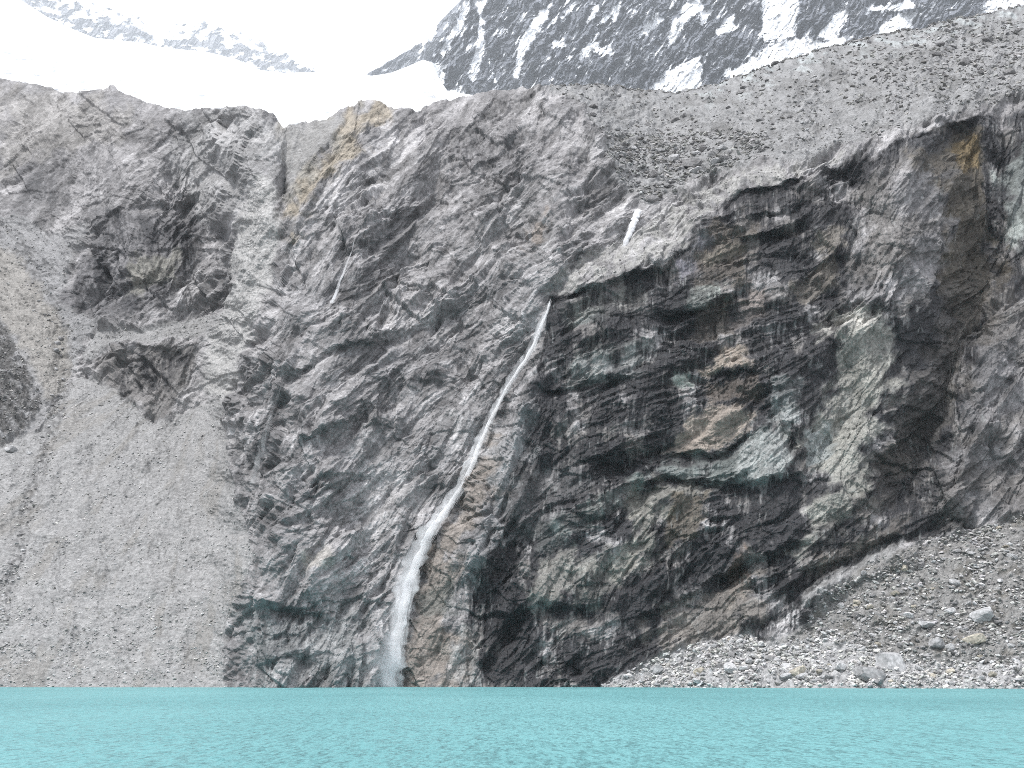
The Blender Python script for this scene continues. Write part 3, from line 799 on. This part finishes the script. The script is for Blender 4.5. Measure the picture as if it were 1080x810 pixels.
for (sx, sy, k, sd) in ((0.9, 0.13, 0.5, 3.0), (3.2, 0.7, 2.3, 11.0), (8.0, 2.3, 2.4, 23.0)):
    mp = N.new("ShaderNodeMapping"); mp.inputs["Scale"].default_value = (sx, sy, 1); mp.inputs["Location"].default_value = (sd, sd, sd)
    L.new(tc.outputs["Object"], mp.inputs["Vector"])
    nz = N.new("ShaderNodeTexNoise"); nz.inputs["Detail"].default_value = 2; nz.inputs["Scale"].default_value = 1.0
    L.new(mp.outputs[0], nz.inputs["Vector"])
    sb = N.new("ShaderNodeVectorMath"); sb.operation = "SUBTRACT"; L.new(nz.outputs["Color"], sb.inputs[0]); sb.inputs[1].default_value = (0.5, 0.5, 0.5)
    ml = N.new("ShaderNodeVectorMath"); ml.operation = "MULTIPLY"; L.new(sb.outputs[0], ml.inputs[0]); ml.inputs[1].default_value = (k, k * 1.3, 0)
    if acc is None: acc = ml.outputs[0]
    else:
        ad = N.new("ShaderNodeVectorMath"); L.new(acc, ad.inputs[0]); L.new(ml.outputs[0], ad.inputs[1]); acc = ad.outputs[0]
ad = N.new("ShaderNodeVectorMath"); L.new(acc, ad.inputs[0]); ad.inputs[1].default_value = (0, 0, 1)
nm = N.new("ShaderNodeVectorMath"); nm.operation = "NORMALIZE"; L.new(ad.outputs[0], nm.inputs[0])
L.new(nm.outputs[0], b.inputs["Normal"])
MAT_WATER = m
rows = 260; cols = 700
inv = np.linspace(1 / 14.0, 1 / 330.0, rows); ys = 1 / inv
xs = np.linspace(-1, 1, cols)
LX = xs[None] * (0.62 * ys[:, None] + 18); LY = np.repeat(ys[:, None], cols, 1)
LZ = 0.03 * fbm(LX / 2.4, LY / 1.5, 860, 3)
me = make_mesh("lake", np.stack([LX, LY, LZ], -1).reshape(-1, 3), grid_faces(rows, cols), MAT_WATER, smooth=True)
link("lake", me, kind="structure", label="turquoise glacial lake with small wind ripples")

# ----------------------------------------------------------------- falling water
m, N, L = new_mat("falling water")
out = N.new("ShaderNodeOutputMaterial")
df = N.new("ShaderNodeBsdfDiffuse"); df.inputs[0].default_value = (0.95, 0.955, 0.96, 1)
nrm = N.new("ShaderNodeCombineXYZ"); nrm.inputs[0].default_value = -0.25; nrm.inputs[1].default_value = -0.55; nrm.inputs[2].default_value = 0.8   # white water scatters the light of the open sky
L.new(nrm.outputs[0], df.inputs["Normal"])
tl = N.new("ShaderNodeBsdfTranslucent"); tl.inputs[0].default_value = (0.95, 0.955, 0.96, 1)
tr = N.new("ShaderNodeBsdfTransparent")
a1 = N.new("ShaderNodeMixShader"); a1.inputs[0].default_value = 0.4; L.new(df.outputs[0], a1.inputs[1]); L.new(tl.outputs[0], a1.inputs[2])
a2 = N.new("ShaderNodeMixShader"); L.new(tr.outputs[0], a2.inputs[1]); L.new(a1.outputs[0], a2.inputs[2])
tc = N.new("ShaderNodeTexCoord"); nz = N.new("ShaderNodeTexNoise"); nz.inputs["Scale"].default_value = 0.6; nz.inputs["Detail"].default_value = 5
L.new(tc.outputs["Object"], nz.inputs["Vector"])
mr = N.new("ShaderNodeMapRange"); mr.inputs["From Min"].default_value = 0.3; mr.inputs["From Max"].default_value = 0.6; mr.inputs["To Min"].default_value = 0.45; mr.inputs["To Max"].default_value = 1.0
L.new(nz.outputs["Fac"], mr.inputs["Value"]); L.new(mr.outputs[0], a2.inputs[0]); L.new(a2.outputs[0], out.inputs[0])
MAT_FALL = m
MAT_VEIL = m.copy(); MAT_VEIL.name = "thin water"
for nd in MAT_VEIL.node_tree.nodes:
    if nd.type == "MAP_RANGE": nd.inputs["To Min"].default_value = 0.02; nd.inputs["To Max"].default_value = 0.4


def path_depth(path, lift, nseg, smooth=6):
    """even steps along a path down the cliff with the distance of the rock behind it, evened out like falling water"""
    p = np.array(path, float)
    d = np.concatenate([[0], np.cumsum(np.hypot(*np.diff(p[:, :2], axis=0).T))]); d /= d[-1]
    t = np.linspace(0, 1, nseg)
    u = np.interp(t, d, p[:, 0]); v = np.interp(t, d, p[:, 1]); w = np.interp(t, d, p[:, 2])
    y = np.array([min(surf(a + k, b)[0].y for k in (-2, 0, 2)) for a, b in zip(u, v)])
    ymin = np.array([y[max(0, i - 4):i + 5].min() for i in range(nseg)])
    k = np.ones(2 * smooth + 1) / (2 * smooth + 1)
    ys_ = np.convolve(np.pad(ymin, smooth, mode="edge"), k, mode="valid")
    return t, u, v, w, np.minimum(ys_, ymin + 0.6) - lift


def streaks(name, path, count, rad, parent, lift=0.8, core=0.17, halo=0.40, halo_share=0.35, bias=0.0, length=(0.012, 0.04), nseg=160, mat=None, seed=1, grow=0.0):
    """falling water: thousands of short threads of drops, dense in the middle of the fall and loose at its edges"""
    rg = np.random.default_rng(seed)
    t, u, v, w, y = path_depth(path, lift, nseg)
    verts = np.zeros((count, 4, 4, 3)); K = 4
    t0 = rg.random(count) ** (1.0 / (1.0 + grow)); ln = rg.uniform(length[0], length[1], count)
    wide = rg.random(count) < halo_share
    a = np.where(wide, rg.normal(0, halo, count), rg.normal(0, core, count)) + bias * rg.random(count)
    # the edge of the fall pulses in and out in clots
    a = a * (1 + 0.45 * fbm(t0 * 26, a * 1.5, seed * 7 + 1, 3))
    dy = np.abs(rg.normal(0, 0.8, count)); r = rad * rg.uniform(0.5, 1.5, count) * np.where(wide, 0.8, 1.0)
    drift = rg.normal(0, 0.06, count)
    for k in range(K):
        tk = np.clip(t0 + ln * k / (K - 1), 0, 1)
        uu_ = np.interp(tk, t, u) + (a + drift * k / K) * np.interp(tk, t, w); vv_ = np.interp(tk, t, v); yy_ = np.interp(tk, t, y) - dy
        X, Y, Z = world(uu_, vv_, yy_)
        rk = r * (0.35, 1.0, 1.0, 0.3)[k]
        for c4, (ca, sa) in enumerate(((1, 0), (0, -1), (-1, 0), (0, 1))):
            verts[:, k, c4] = np.stack([X + ca * rk, Y + sa * rk, Z], -1)
    q = np.array([[4 * k + c4, 4 * k + (c4 + 1) % 4, 4 * k + 4 + (c4 + 1) % 4, 4 * k + 4 + c4] for k in range(K - 1) for c4 in range(4)])
    faces = (np.arange(count)[:, None, None] * 16 + q[None]).reshape(-1, 4)
    me = make_mesh(name, verts.reshape(-1, 3), faces, mat or MAT_FALL, smooth=True)
    return link(name, me, parent)


def white_water(name, density, contrast=1.0, sc=(1.1, 1.1, 0.16)):
    """air full of falling drops: a scattering volume, ragged along the fall"""
    m, N, L = new_mat(name)
    out = N.new("ShaderNodeOutputMaterial"); pv = N.new("ShaderNodeVolumePrincipled"); L.new(pv.outputs[0], out.inputs["Volume"])
    pv.inputs["Color"].default_value = (0.985, 0.99, 1, 1); pv.inputs["Anisotropy"].default_value = 0.0
    tc = N.new("ShaderNodeTexCoord"); mp = N.new("ShaderNodeMapping"); mp.inputs["Scale"].default_value = sc
    mp.inputs["Rotation"].default_value = (0, math.radians(-18), 0)
    L.new(tc.outputs["Object"], mp.inputs["Vector"])
    nz = N.new("ShaderNodeTexNoise"); nz.inputs["Scale"].default_value = 1.0; nz.inputs["Detail"].default_value = 3; L.new(mp.outputs[0], nz.inputs["Vector"])
    mr = N.new("ShaderNodeMapRange"); mr.inputs["From Min"].default_value = 0.5 - 0.2 / contrast; mr.inputs["From Max"].default_value = 0.5 + 0.2 / contrast
    mr.inputs["To Min"].default_value = density * 0.15; mr.inputs["To Max"].default_value = density * 1.85
    L.new(nz.outputs["Fac"], mr.inputs["Value"]); L.new(mr.outputs[0], pv.inputs["Density"])
    return m


def plume(name, path, parent, mat, lift=0.6, wide=1.0, shift=0.0, nseg=150, ring=14, rag=0.25, seed=1, deep=0.8):
    """the body of a fall: a tapering, ragged closed tube down the path"""
    t, u, v, w, y = path_depth(path, lift, nseg)
    wob = 0.25 * fbm(t * 22, t * 0 + 2.2, seed, 3); rr = 1 + rag * fbm(t * 40, t * 0 + 5.1, seed + 3, 3)
    hw = 0.5 * wide * w * rr
    hw *= np.clip(np.minimum(t, 1.0) / 0.02, 0.15, 1)
    verts = []
    for k in range(nseg):
        X, Y, Z = world(u[k] + (wob[k] + shift) * w[k], v[k], y[k])
        r = hw[k] * Y / F; ry = min(r * deep, 1.6 + 0.2 * r)
        for q in range(ring):
            a = 2 * math.pi * q / ring
            verts.append((X + r * math.cos(a), Y - 0.6 * ry + ry * math.sin(a), Z))
    faces = []
    for k in range(nseg - 1):
        for q in range(ring):
            faces.append((k * ring + q, k * ring + (q + 1) % ring, (k + 1) * ring + (q + 1) % ring, (k + 1) * ring + q))
    me = bpy.data.meshes.new(name)
    me.from_pydata(verts, [], faces + [tuple(range(ring)), tuple(range(nseg * ring - 1, (nseg - 1) * ring - 1, -1))])
    me.materials.append(mat); me.update()
    bm = bmesh.new(); bm.from_mesh(me); bmesh.ops.recalc_face_normals(bm, faces=bm.faces); bm.to_mesh(me); bm.free()
    return link(name, me, parent)


def empty(name, loc, **props):
    o = bpy.data.objects.new(name, None); C.objects.link(o); o.location = loc
    for k, v in props.items(): o[k] = v
    return o


def adopt(o, root):
    o.parent = root; o.matrix_parent_inverse = root.matrix_world.inverted()


FALL = [(581, 314, 2), (577, 328, 3.5), (571, 345, 5), (563, 365, 6), (552, 384, 6.5), (541, 399, 6), (529, 420, 5), (518, 442, 5), (508, 464, 6), (498, 490, 7), (488, 512, 7.5), (474, 533, 8.5),
        (460, 553, 10.5), (448, 573, 11.5), (439, 593, 12), (432, 615, 12.5), (426, 640, 13), (420, 665, 14.5), (415, 690, 17), (409, 727, 23)]
root = empty("waterfall", (0, 0, 0), label="tall white waterfall plunging down the cliff into the lake", category="waterfall", group="waterfalls on the cliff")
plume("water_stream", FALL, root, white_water("white water", 3.6), lift=0.9, wide=0.76, seed=41)
plume("spray", FALL, root, white_water("blown spray", 0.24, 1.4, (0.5, 0.5, 0.12)), lift=1.0, wide=1.9, shift=-0.22, rag=0.45, seed=43)
streaks("water_threads", FALL, 1500, 0.05, root, lift=1.9, core=0.16, halo=0.3, mat=MAT_VEIL, seed=3, grow=0.35)

m, N, L = new_mat("spray mist")
out = N.new("ShaderNodeOutputMaterial"); pv = N.new("ShaderNodeVolumePrincipled")
pv.inputs["Color"].default_value = (0.97, 0.98, 1, 1); pv.inputs["Anisotropy"].default_value = 0.2
tc = N.new("ShaderNodeTexCoord"); vl = N.new("ShaderNodeVectorMath"); vl.operation = "LENGTH"; L.new(tc.outputs["Object"], vl.inputs[0])
mr = N.new("ShaderNodeMapRange"); mr.interpolation_type = "SMOOTHSTEP"; mr.inputs["From Min"].default_value = 0.15; mr.inputs["From Max"].default_value = 1.0; mr.inputs["To Min"].default_value = 0.34; mr.inputs["To Max"].default_value = 0
L.new(vl.outputs["Value"], mr.inputs["Value"])
nz = N.new("ShaderNodeTexNoise"); nz.inputs["Scale"].default_value = 2.2; nz.inputs["Detail"].default_value = 3; L.new(tc.outputs["Object"], nz.inputs["Vector"])
mu = N.new("ShaderNodeMath"); mu.operation = "MULTIPLY"; L.new(mr.outputs[0], mu.inputs[0]); L.new(nz.outputs["Fac"], mu.inputs[1])
L.new(mu.outputs[0], pv.inputs["Density"]); L.new(pv.outputs[0], out.inputs["Volume"])
MAT_MIST = m
bm = bmesh.new(); bmesh.ops.create_icosphere(bm, subdivisions=3, radius=1.0)
me = bpy.data.meshes.new("mist"); bm.to_mesh(me); bm.free(); me.materials.append(MAT_MIST)
p0, _ = surf(404, 716)
mist = link("mist", me, root)
mist.location = (p0.x - 0.5, p0.y - 3.0, 6.0); mist.scale = (8.5, 4.5, 13); mist.rotation_euler = (0, math.radians(14), 0)

p1, _ = surf(424, 632)
ml_ = link("mist", me, root)
ml_.location = (p1.x - 1.2, p1.y - 2.5, p1.z); ml_.scale = (4.2, 3.0, 17); ml_.rotation_euler = (0, math.radians(16), 0)

r2_ = empty("waterfall", (0, 0, 0), label="short bright cascade spilling from the debris slope above the tall fall", category="waterfall", group="waterfalls on the cliff")
plume("water_stream", [(674, 221, 9), (668, 236, 9), (663, 250, 8), (658, 262, 7)], r2_, white_water("cascade", 3.0), lift=0.9, nseg=24, seed=45, rag=0.06, wide=0.9)
r3_ = empty("waterfall", (0, 0, 0), label="thin white thread of water high on the cliff beside the rock gully", category="waterfall", group="waterfalls on the cliff")
plume("water_stream", [(376, 247, 0.7), (373, 256, 1.2), (371, 266, 1.6), (366, 277, 2.0), (363, 287, 2.6), (358, 298, 3.2), (355, 308, 4.0), (350, 320, 5.0)], r3_, white_water("thread of water", 1.0), lift=1.6, nseg=70, seed=46, wide=0.9)
r4_ = empty("waterfall", (0, 0, 0), label="faint grey veil of water in the dark cleft beside the scree", category="waterfall", group="waterfalls on the cliff")
plume("water_stream", [(300, 396, 1.5), (296, 410, 2.5), (290, 424, 3.5), (287, 438, 5), (281, 455, 7), (277, 470, 8), (272, 490, 9), (268, 510, 10)], r4_, white_water("veil of water", 0.10, 1.8), lift=0.6, nseg=70, seed=47, rag=0.4)

# ----------------------------------------------------------------- stones
def stone_bm(seed, cuts=6, sub=2, flat=0.75):
    rg = random.Random(seed)
    bm = bmesh.new(); bmesh.ops.create_icosphere(bm, subdivisions=sub, radius=1.0)
    planes = []
    for d in ((1, 0, 0), (-1, 0, 0), (0, 1, 0), (0, -1, 0), (0, 0, 1), (0, 0, -1)):
        d = Vector((d[0] + rg.uniform(-0.35, 0.35), d[1] + rg.uniform(-0.35, 0.35), d[2] + rg.uniform(-0.35, 0.35))).normalized()
        planes.append((d, rg.uniform(0.6, 0.85)))
    for _ in range(cuts):
        d = Vector((rg.gauss(0, 1), rg.gauss(0, 1), rg.gauss(0, 0.8))).normalized()
        planes.append((d, rg.uniform(0.68, 0.95)))
    sx, sy, sz = rg.uniform(0.9, 1.35), rg.uniform(0.8, 1.2), rg.uniform(flat - 0.2, flat + 0.15)
    for v in bm.verts:
        d0 = v.co.normalized(); r = 1.05
        for d, h in planes:
            q = d0.dot(d)
            if q > 1e-3: r = min(r, h / q)
        p = d0 * r * (1 + rg.uniform(-0.02, 0.02))
        v.co = (p.x * sx * 1.3, p.y * sy * 1.3, p.z * sz * 1.3)
    return bm


VAR = []
for k in range(14):
    bm = stone_bm(100 + k, sub=3)
    for mat in (MAT_BOULDER, MAT_BOULDER_TAN, MAT_BOULDER_DARK):
        me = bpy.data.meshes.new("boulder"); bm.to_mesh(me); me.materials.append(mat)
        VAR.append(me)
    bm.free()


def boulder(u, v, wpx, label, group=None, mat=0, var=None, asp=1.0):
    k = (var if var is not None else random.randrange(14)) * 3 + mat
    p, nn = surf(u, v)
    r = wpx * p.y / F / 2
    o = link("boulder", VAR[k])
    o.location = (p.x, p.y, p.z + 0.05 * r)
    o.scale = (r, r * random.uniform(0.8, 1.1), r * asp)
    o.rotation_euler = (random.uniform(-0.4, 0.4), random.uniform(-0.4, 0.4), random.uniform(0, 6.28))
    o["label"] = label; o["category"] = "boulder"
    if group: o["group"] = group
    return o


# the ones the picture singles out
SHORE = "boulders on the lakeside talus"; MORG = "boulders on the right-hand debris bank"; UPG = "boulders on the upper debris slope"
LEFTG = "boulders in the stream gully beside the scree"; FANG = "stones scattered on the scree fan"
boulder(941, 702, 26, "large pale cracked boulder standing just above the waterline", SHORE, 0, 3, 1.15)
boulder(918, 713, 28, "low flat pale boulder at the waterline beside the tall pale one", SHORE, 0, 12, 0.7)
boulder(842, 711, 15, "square tan boulder on the talus close to the water", SHORE, 1, 7, 1.0)
boulder(771, 707, 15, "bright white wedge shaped stone in the middle of the talus", SHORE, 0, 1, 0.7)
boulder(772, 691, 8, "dark upright stone near the top of the lakeside talus", SHORE, 2, 2, 1.3)
boulder(693, 706, 12, "rounded pale stone near the thin left tip of the talus", SHORE, 0, 9, 0.9)
boulder(988, 680, 17, "pale block with a dark hollow beneath it on the debris bank", MORG, 0, 4, 0.9)
boulder(1028, 676, 17, "grey tan block above a dark cutting in the debris bank", MORG, 1, 6, 0.9)
boulder(1034, 652, 20, "large pale leaning block highest of the pale blocks on the debris bank", MORG, 0, 8, 0.8)
boulder(977, 658, 14, "pale slab half buried in the middle of the debris bank", MORG, 0, 10, 0.7)
boulder(731, 172, 20, "large grey flat faced block on the upper debris slope", UPG, 2, 11, 0.9)
boulder(712, 168, 14, "bright pale block beside the large grey one on the upper slope", UPG, 0, 12, 1.0)
boulder(735, 182, 14, "pale tabular slab just below the large grey block", UPG, 0, 0, 0.55)
boulder(1016, 68, 14, "dark pointed block high on the upper debris slope", UPG, 2, 13, 1.2)
boulder(688, 209, 12, "dark block at the head of the short cascade", UPG, 2, 3, 0.7)
boulder(59, 370, 8, "bright stone in the gully beside the dark moraine", LEFTG, 0, 4, 0.8)
boulder(31, 478, 6, "white stone low in the stream gully beside the scree fan", LEFTG, 0, 5, 1.0)
boulder(12, 476, 11, "rounded grey rock just below the dark moraine", LEFTG, 0, 9, 0.9)


def inside(name, u, v, d=0.0):
    return samp(S[name], np.array([float(u)]), np.array([float(v)]))[0] > d


def scatter(name, u0, u1, v0, v1, count, lo, hi, label, group, mats, d=3.0, cond=None):
    k = 0; tries = 0
    while k < count and tries < 20000:
        tries += 1
        u = random.uniform(u0, u1); v = random.uniform(v0, v1)
        if not inside(name, u, v, d) or (cond and not cond(u, v)): continue
        wpx = lo + (hi - lo) * random.random() ** 2.2
        boulder(u, v, wpx, label, group, random.choice(mats), None, random.uniform(0.6, 1.0)); k += 1


scatter("TALUS", 650, 1078, 670, 722, 80, 4, 10, "small pale angular boulder on the lakeside talus", SHORE, (0, 0, 0, 2, 0, 0, 0, 1))
scatter("MOR2", 830, 1078, 550, 695, 70, 4, 10, "small boulder stuck in the steep right-hand debris bank", MORG, (0, 2, 0, 0, 2, 0, 1))
scatter("MORAINE", 600, 1078, 10, 210, 45, 4, 10, "small grey boulder on the broad upper debris slope", UPG, (0, 2, 2))


scatter("MORAINE", 640, 800, 145, 215, 34, 5, 12, "angular grey block in the jumble above the short cascade", UPG, (0, 2, 2))
scatter("MORAINE", 950, 1075, 40, 85, 22, 5, 12, "angular grey block in the jumble high at the right-hand skyline", UPG, (0, 2, 2))


def near_gully(u, v):
    x = np.interp(v, [268, 345, 400, 440, 560, 640], [25, 60, 70, 60, 25, 0])
    return abs(u - x) < 11


scatter("UPSCREE", 2, 100, 260, 440, 22, 3, 6, "small grey boulder in the stream gully beside the scree", LEFTG, (0, 2), 1.0, near_gully)
scatter("SCREE", 2, 100, 430, 640, 15, 3, 6, "small grey boulder in the stream gully beside the scree", LEFTG, (0, 2), 1.0, near_gully)

# smaller stones nobody could count
bm = bmesh.new(); bmesh.ops.create_icosphere(bm, subdivisions=1, radius=1.0)
ico_v = np.array([v.co[:] for v in bm.verts]); ico_f = np.array([[v.index for v in f.verts] for f in bm.faces]); bm.free()
rv = []; rf = []; rc = []
off = 0
SHAPES = []
for k in range(24):
    sv = ico_v.copy()
    rr = np.full(len(sv), 1.15)
    for _ in range(9):
        d = RNG.normal(size=3); d /= np.linalg.norm(d); h = RNG.uniform(0.5, 0.9)
        q = sv @ d; rr = np.where(q > 1e-3, np.minimum(rr, h / np.maximum(q, 1e-3)), rr)
    sv = sv * rr[:, None] * 1.2
    sv = sv * np.array([RNG.uniform(0.9, 1.5), RNG.uniform(0.8, 1.2), RNG.uniform(0.5, 0.85)])
    SHAPES.append(sv)


def rubble(name, u0, u1, v0, v1, count, lo, hi, c_lo, c_hi, d=0.0, cond=None, pw=2.6):
    global off
    u = RNG.uniform(u0, u1, count * 3); v = RNG.uniform(v0, v1, count * 3)
    ok = samp(S[name], u, v) + 4 * fbm(u / 14, v / 14, 870, 3) > d
    clump = fbm(u / 30, v / 22, 871, 3) + 0.6
    ok &= RNG.random(count * 3) < np.clip(clump, 0.1, 1)
    if cond: ok &= cond(u, v)
    u = u[ok][:count]; v = v[ok][:count]
    j = np.clip(np.round((u - uc[0]) / (uc[1] - uc[0])), 0, NU - 1).astype(int)
    i = np.clip(np.round((742 - v) / (742 - sky_v[j]) * (NV - 1)), 0, NV - 1).astype(int)
    P_ = POS[i, j]; n_ = n[i, j]
    w = lo + (hi - lo) * RNG.random(len(u)) ** pw
    r = w * P_[:, 1] / F / 2
    for k in range(len(u)):
        sv = SHAPES[RNG.integers(24)]
        a = RNG.uniform(0, 6.28); ca, sa = math.cos(a), math.sin(a)
        tl_ = RNG.uniform(-0.5, 0.5)
        x = sv[:, 0] * ca - sv[:, 1] * sa; y = sv[:, 0] * sa + sv[:, 1] * ca; z = sv[:, 2] + tl_ * x
        rv.append(np.stack([x, y, z], 1) * r[k] + P_[k] + n_[k] * 0.1 * r[k])
        rf.append(ico_f + off); off += len(ico_v)
        g = RNG.uniform(c_lo, c_hi)
        rc.append(np.repeat(np.array([[g * RNG.uniform(0.98, 1.05), g, g * RNG.uniform(0.93, 1.02)]]), len(ico_v), 0))


rubble("TALUS", 620, 1100, 660, 726, 4600, 1.3, 6.0, 0.20, 0.56)
rubble("MOR2", 800, 1100, 540, 705, 4200, 1.2, 5.5, 0.12, 0.48)
rubble("MORAINE", 560, 1110, -10, 220, 6500, 0.9, 5.0, 0.14, 0.40, pw=4)
rubble("MORAINE", 630, 810, 140, 225, 1500, 1.5, 6.5, 0.12, 0.38)
rubble("MORAINE", 900, 1100, 20, 110, 1200, 1.5, 6.0, 0.12, 0.38)
rubble("SCREE", -40, 275, 395, 726, 4600, 0.9, 3.0, 0.2, 0.52, pw=4)
rubble("SCREE", -40, 275, 640, 726, 900, 1.2, 3.6, 0.24, 0.46, pw=3)
rubble("UPSCREE", -40, 110, 225, 480, 1300, 1.0, 3.2, 0.2, 0.42)
rubble("DARKMOR", -60, 50, 300, 490, 900, 1.0, 3.4, 0.08, 0.36)
rubble("SCREE", -20, 90, 400, 690, 900, 1.2, 4.2, 0.18, 0.42, cond=lambda u, v: np.abs(u - np.interp(v, [268, 345, 400, 440, 560, 640], [25, 60, 70, 60, 25, 0])) < 10)
rubble("LEDGE", 80, 245, 325, 385, 350, 1.0, 3.0, 0.25, 0.45)
rubble("LEDGE2", 570, 905, 155, 315, 700, 1.0, 3.2, 0.2, 0.42)
me = make_mesh("rubble", np.concatenate(rv), np.concatenate(rf), MAT_RUBBLE, np.concatenate(rc))
link("rubble", me, kind="stuff", label="countless small grey stones strewn over the debris slopes", category="rubble")

# ----------------------------------------------------------------- light, sky, air
SUN_EL, SUN_AZ = math.radians(62), math.radians(232)     # azimuth clockwise from +Y: behind the viewer, to the left
sd = bpy.data.lights.new("sun", "SUN"); sd.energy = 1.5; sd.angle = math.radians(12); sd.color = (1.0, 0.985, 0.965)
so = bpy.data.objects.new("sun", sd); C.objects.link(so)
dirv = Vector((math.sin(SUN_AZ) * math.cos(SUN_EL), math.cos(SUN_AZ) * math.cos(SUN_EL), math.sin(SUN_EL)))
so.rotation_euler = (-dirv).to_track_quat("-Z", "Y").to_euler()
w = bpy.data.worlds.new("World"); SC.world = w; w.use_nodes = True
N, L = w.node_tree.nodes, w.node_tree.links
bg = N["Background"]
sk = N.new("ShaderNodeTexSky"); sk.sky_type = "NISHITA"; sk.sun_disc = False; sk.sun_elevation = SUN_EL; sk.sun_rotation = SUN_AZ
tc = N.new("ShaderNodeTexCoord"); nz = N.new("ShaderNodeTexNoise"); nz.inputs["Scale"].default_value = 2.0; nz.inputs["Detail"].default_value = 5
L.new(tc.outputs["Generated"], nz.inputs["Vector"])
mr = N.new("ShaderNodeMapRange"); mr.inputs["From Min"].default_value = 0.3; mr.inputs["From Max"].default_value = 0.6; mr.inputs["To Min"].default_value = 0.75; mr.inputs["To Max"].default_value = 1.0
L.new(nz.outputs["Fac"], mr.inputs["Value"])
mx = N.new("ShaderNodeMix"); mx.data_type = "RGBA"
L.new(mr.outputs[0], mx.inputs[0]); L.new(sk.outputs[0], mx.inputs[6]); mx.inputs[7].default_value = (8.25, 8.45, 8.95, 1)
# an overcast sky is about three times brighter overhead than at the horizon
sp = N.new("ShaderNodeSeparateXYZ"); L.new(tc.outputs["Generated"], sp.inputs[0])
zr = N.new("ShaderNodeMapRange"); zr.inputs["From Min"].default_value = -0.02; zr.inputs["From Max"].default_value = 0.95; zr.inputs["To Min"].default_value = 0.3; zr.inputs["To Max"].default_value = 1.15
L.new(sp.outputs["Z"], zr.inputs["Value"])
vs = N.new("ShaderNodeVectorMath"); vs.operation = "SCALE"; L.new(mx.outputs[2], vs.inputs[0]); L.new(zr.outputs[0], vs.inputs["Scale"])
L.new(vs.outputs[0], bg.inputs[0]); bg.inputs[1].default_value = 0.08

# the air between the viewer and the far peaks
m, N, L = new_mat("haze")
out = N.new("ShaderNodeOutputMaterial"); pv = N.new("ShaderNodeVolumePrincipled")
pv.inputs["Color"].default_value = (0.91, 0.955, 1, 1); pv.inputs["Density"].default_value = 0.000033; pv.inputs["Anisotropy"].default_value = 0.0
L.new(pv.outputs[0], out.inputs["Volume"])
bm = bmesh.new(); bmesh.ops.create_cube(bm, size=1.0)
me = bpy.data.meshes.new("haze"); bm.to_mesh(me); bm.free(); me.materials.append(m)
HAZE = True
if HAZE:
    hz = link("haze", me, kind="stuff", label="pale mountain haze filling the valley", category="haze")
    hz.scale = (26000, 19000, 13000); hz.location = (0, 8500, 6500 - 30)

SC.render.engine = "CYCLES"
SC.cycles.use_denoising = False
SC.cycles.denoising_prefilter = 'ACCURATE'
SC.cycles.denoising_input_passes = 'RGB_ALBEDO_NORMAL'
SC.cycles.use_adaptive_sampling = False
SC.cycles.sample_clamp_indirect = 4.0
SC.cycles.filter_width = 0.9
SC.cycles.denoiser = "OPENIMAGEDENOISE"
SC.cycles.max_bounces = 10; SC.cycles.diffuse_bounces = 3; SC.cycles.transparent_max_bounces = 64; SC.cycles.volume_bounces = 6
SC.view_settings.view_transform = "Standard"; SC.view_settings.look = "None"; SC.view_settings.gamma = 1
SC.view_settings.exposure = 1.55
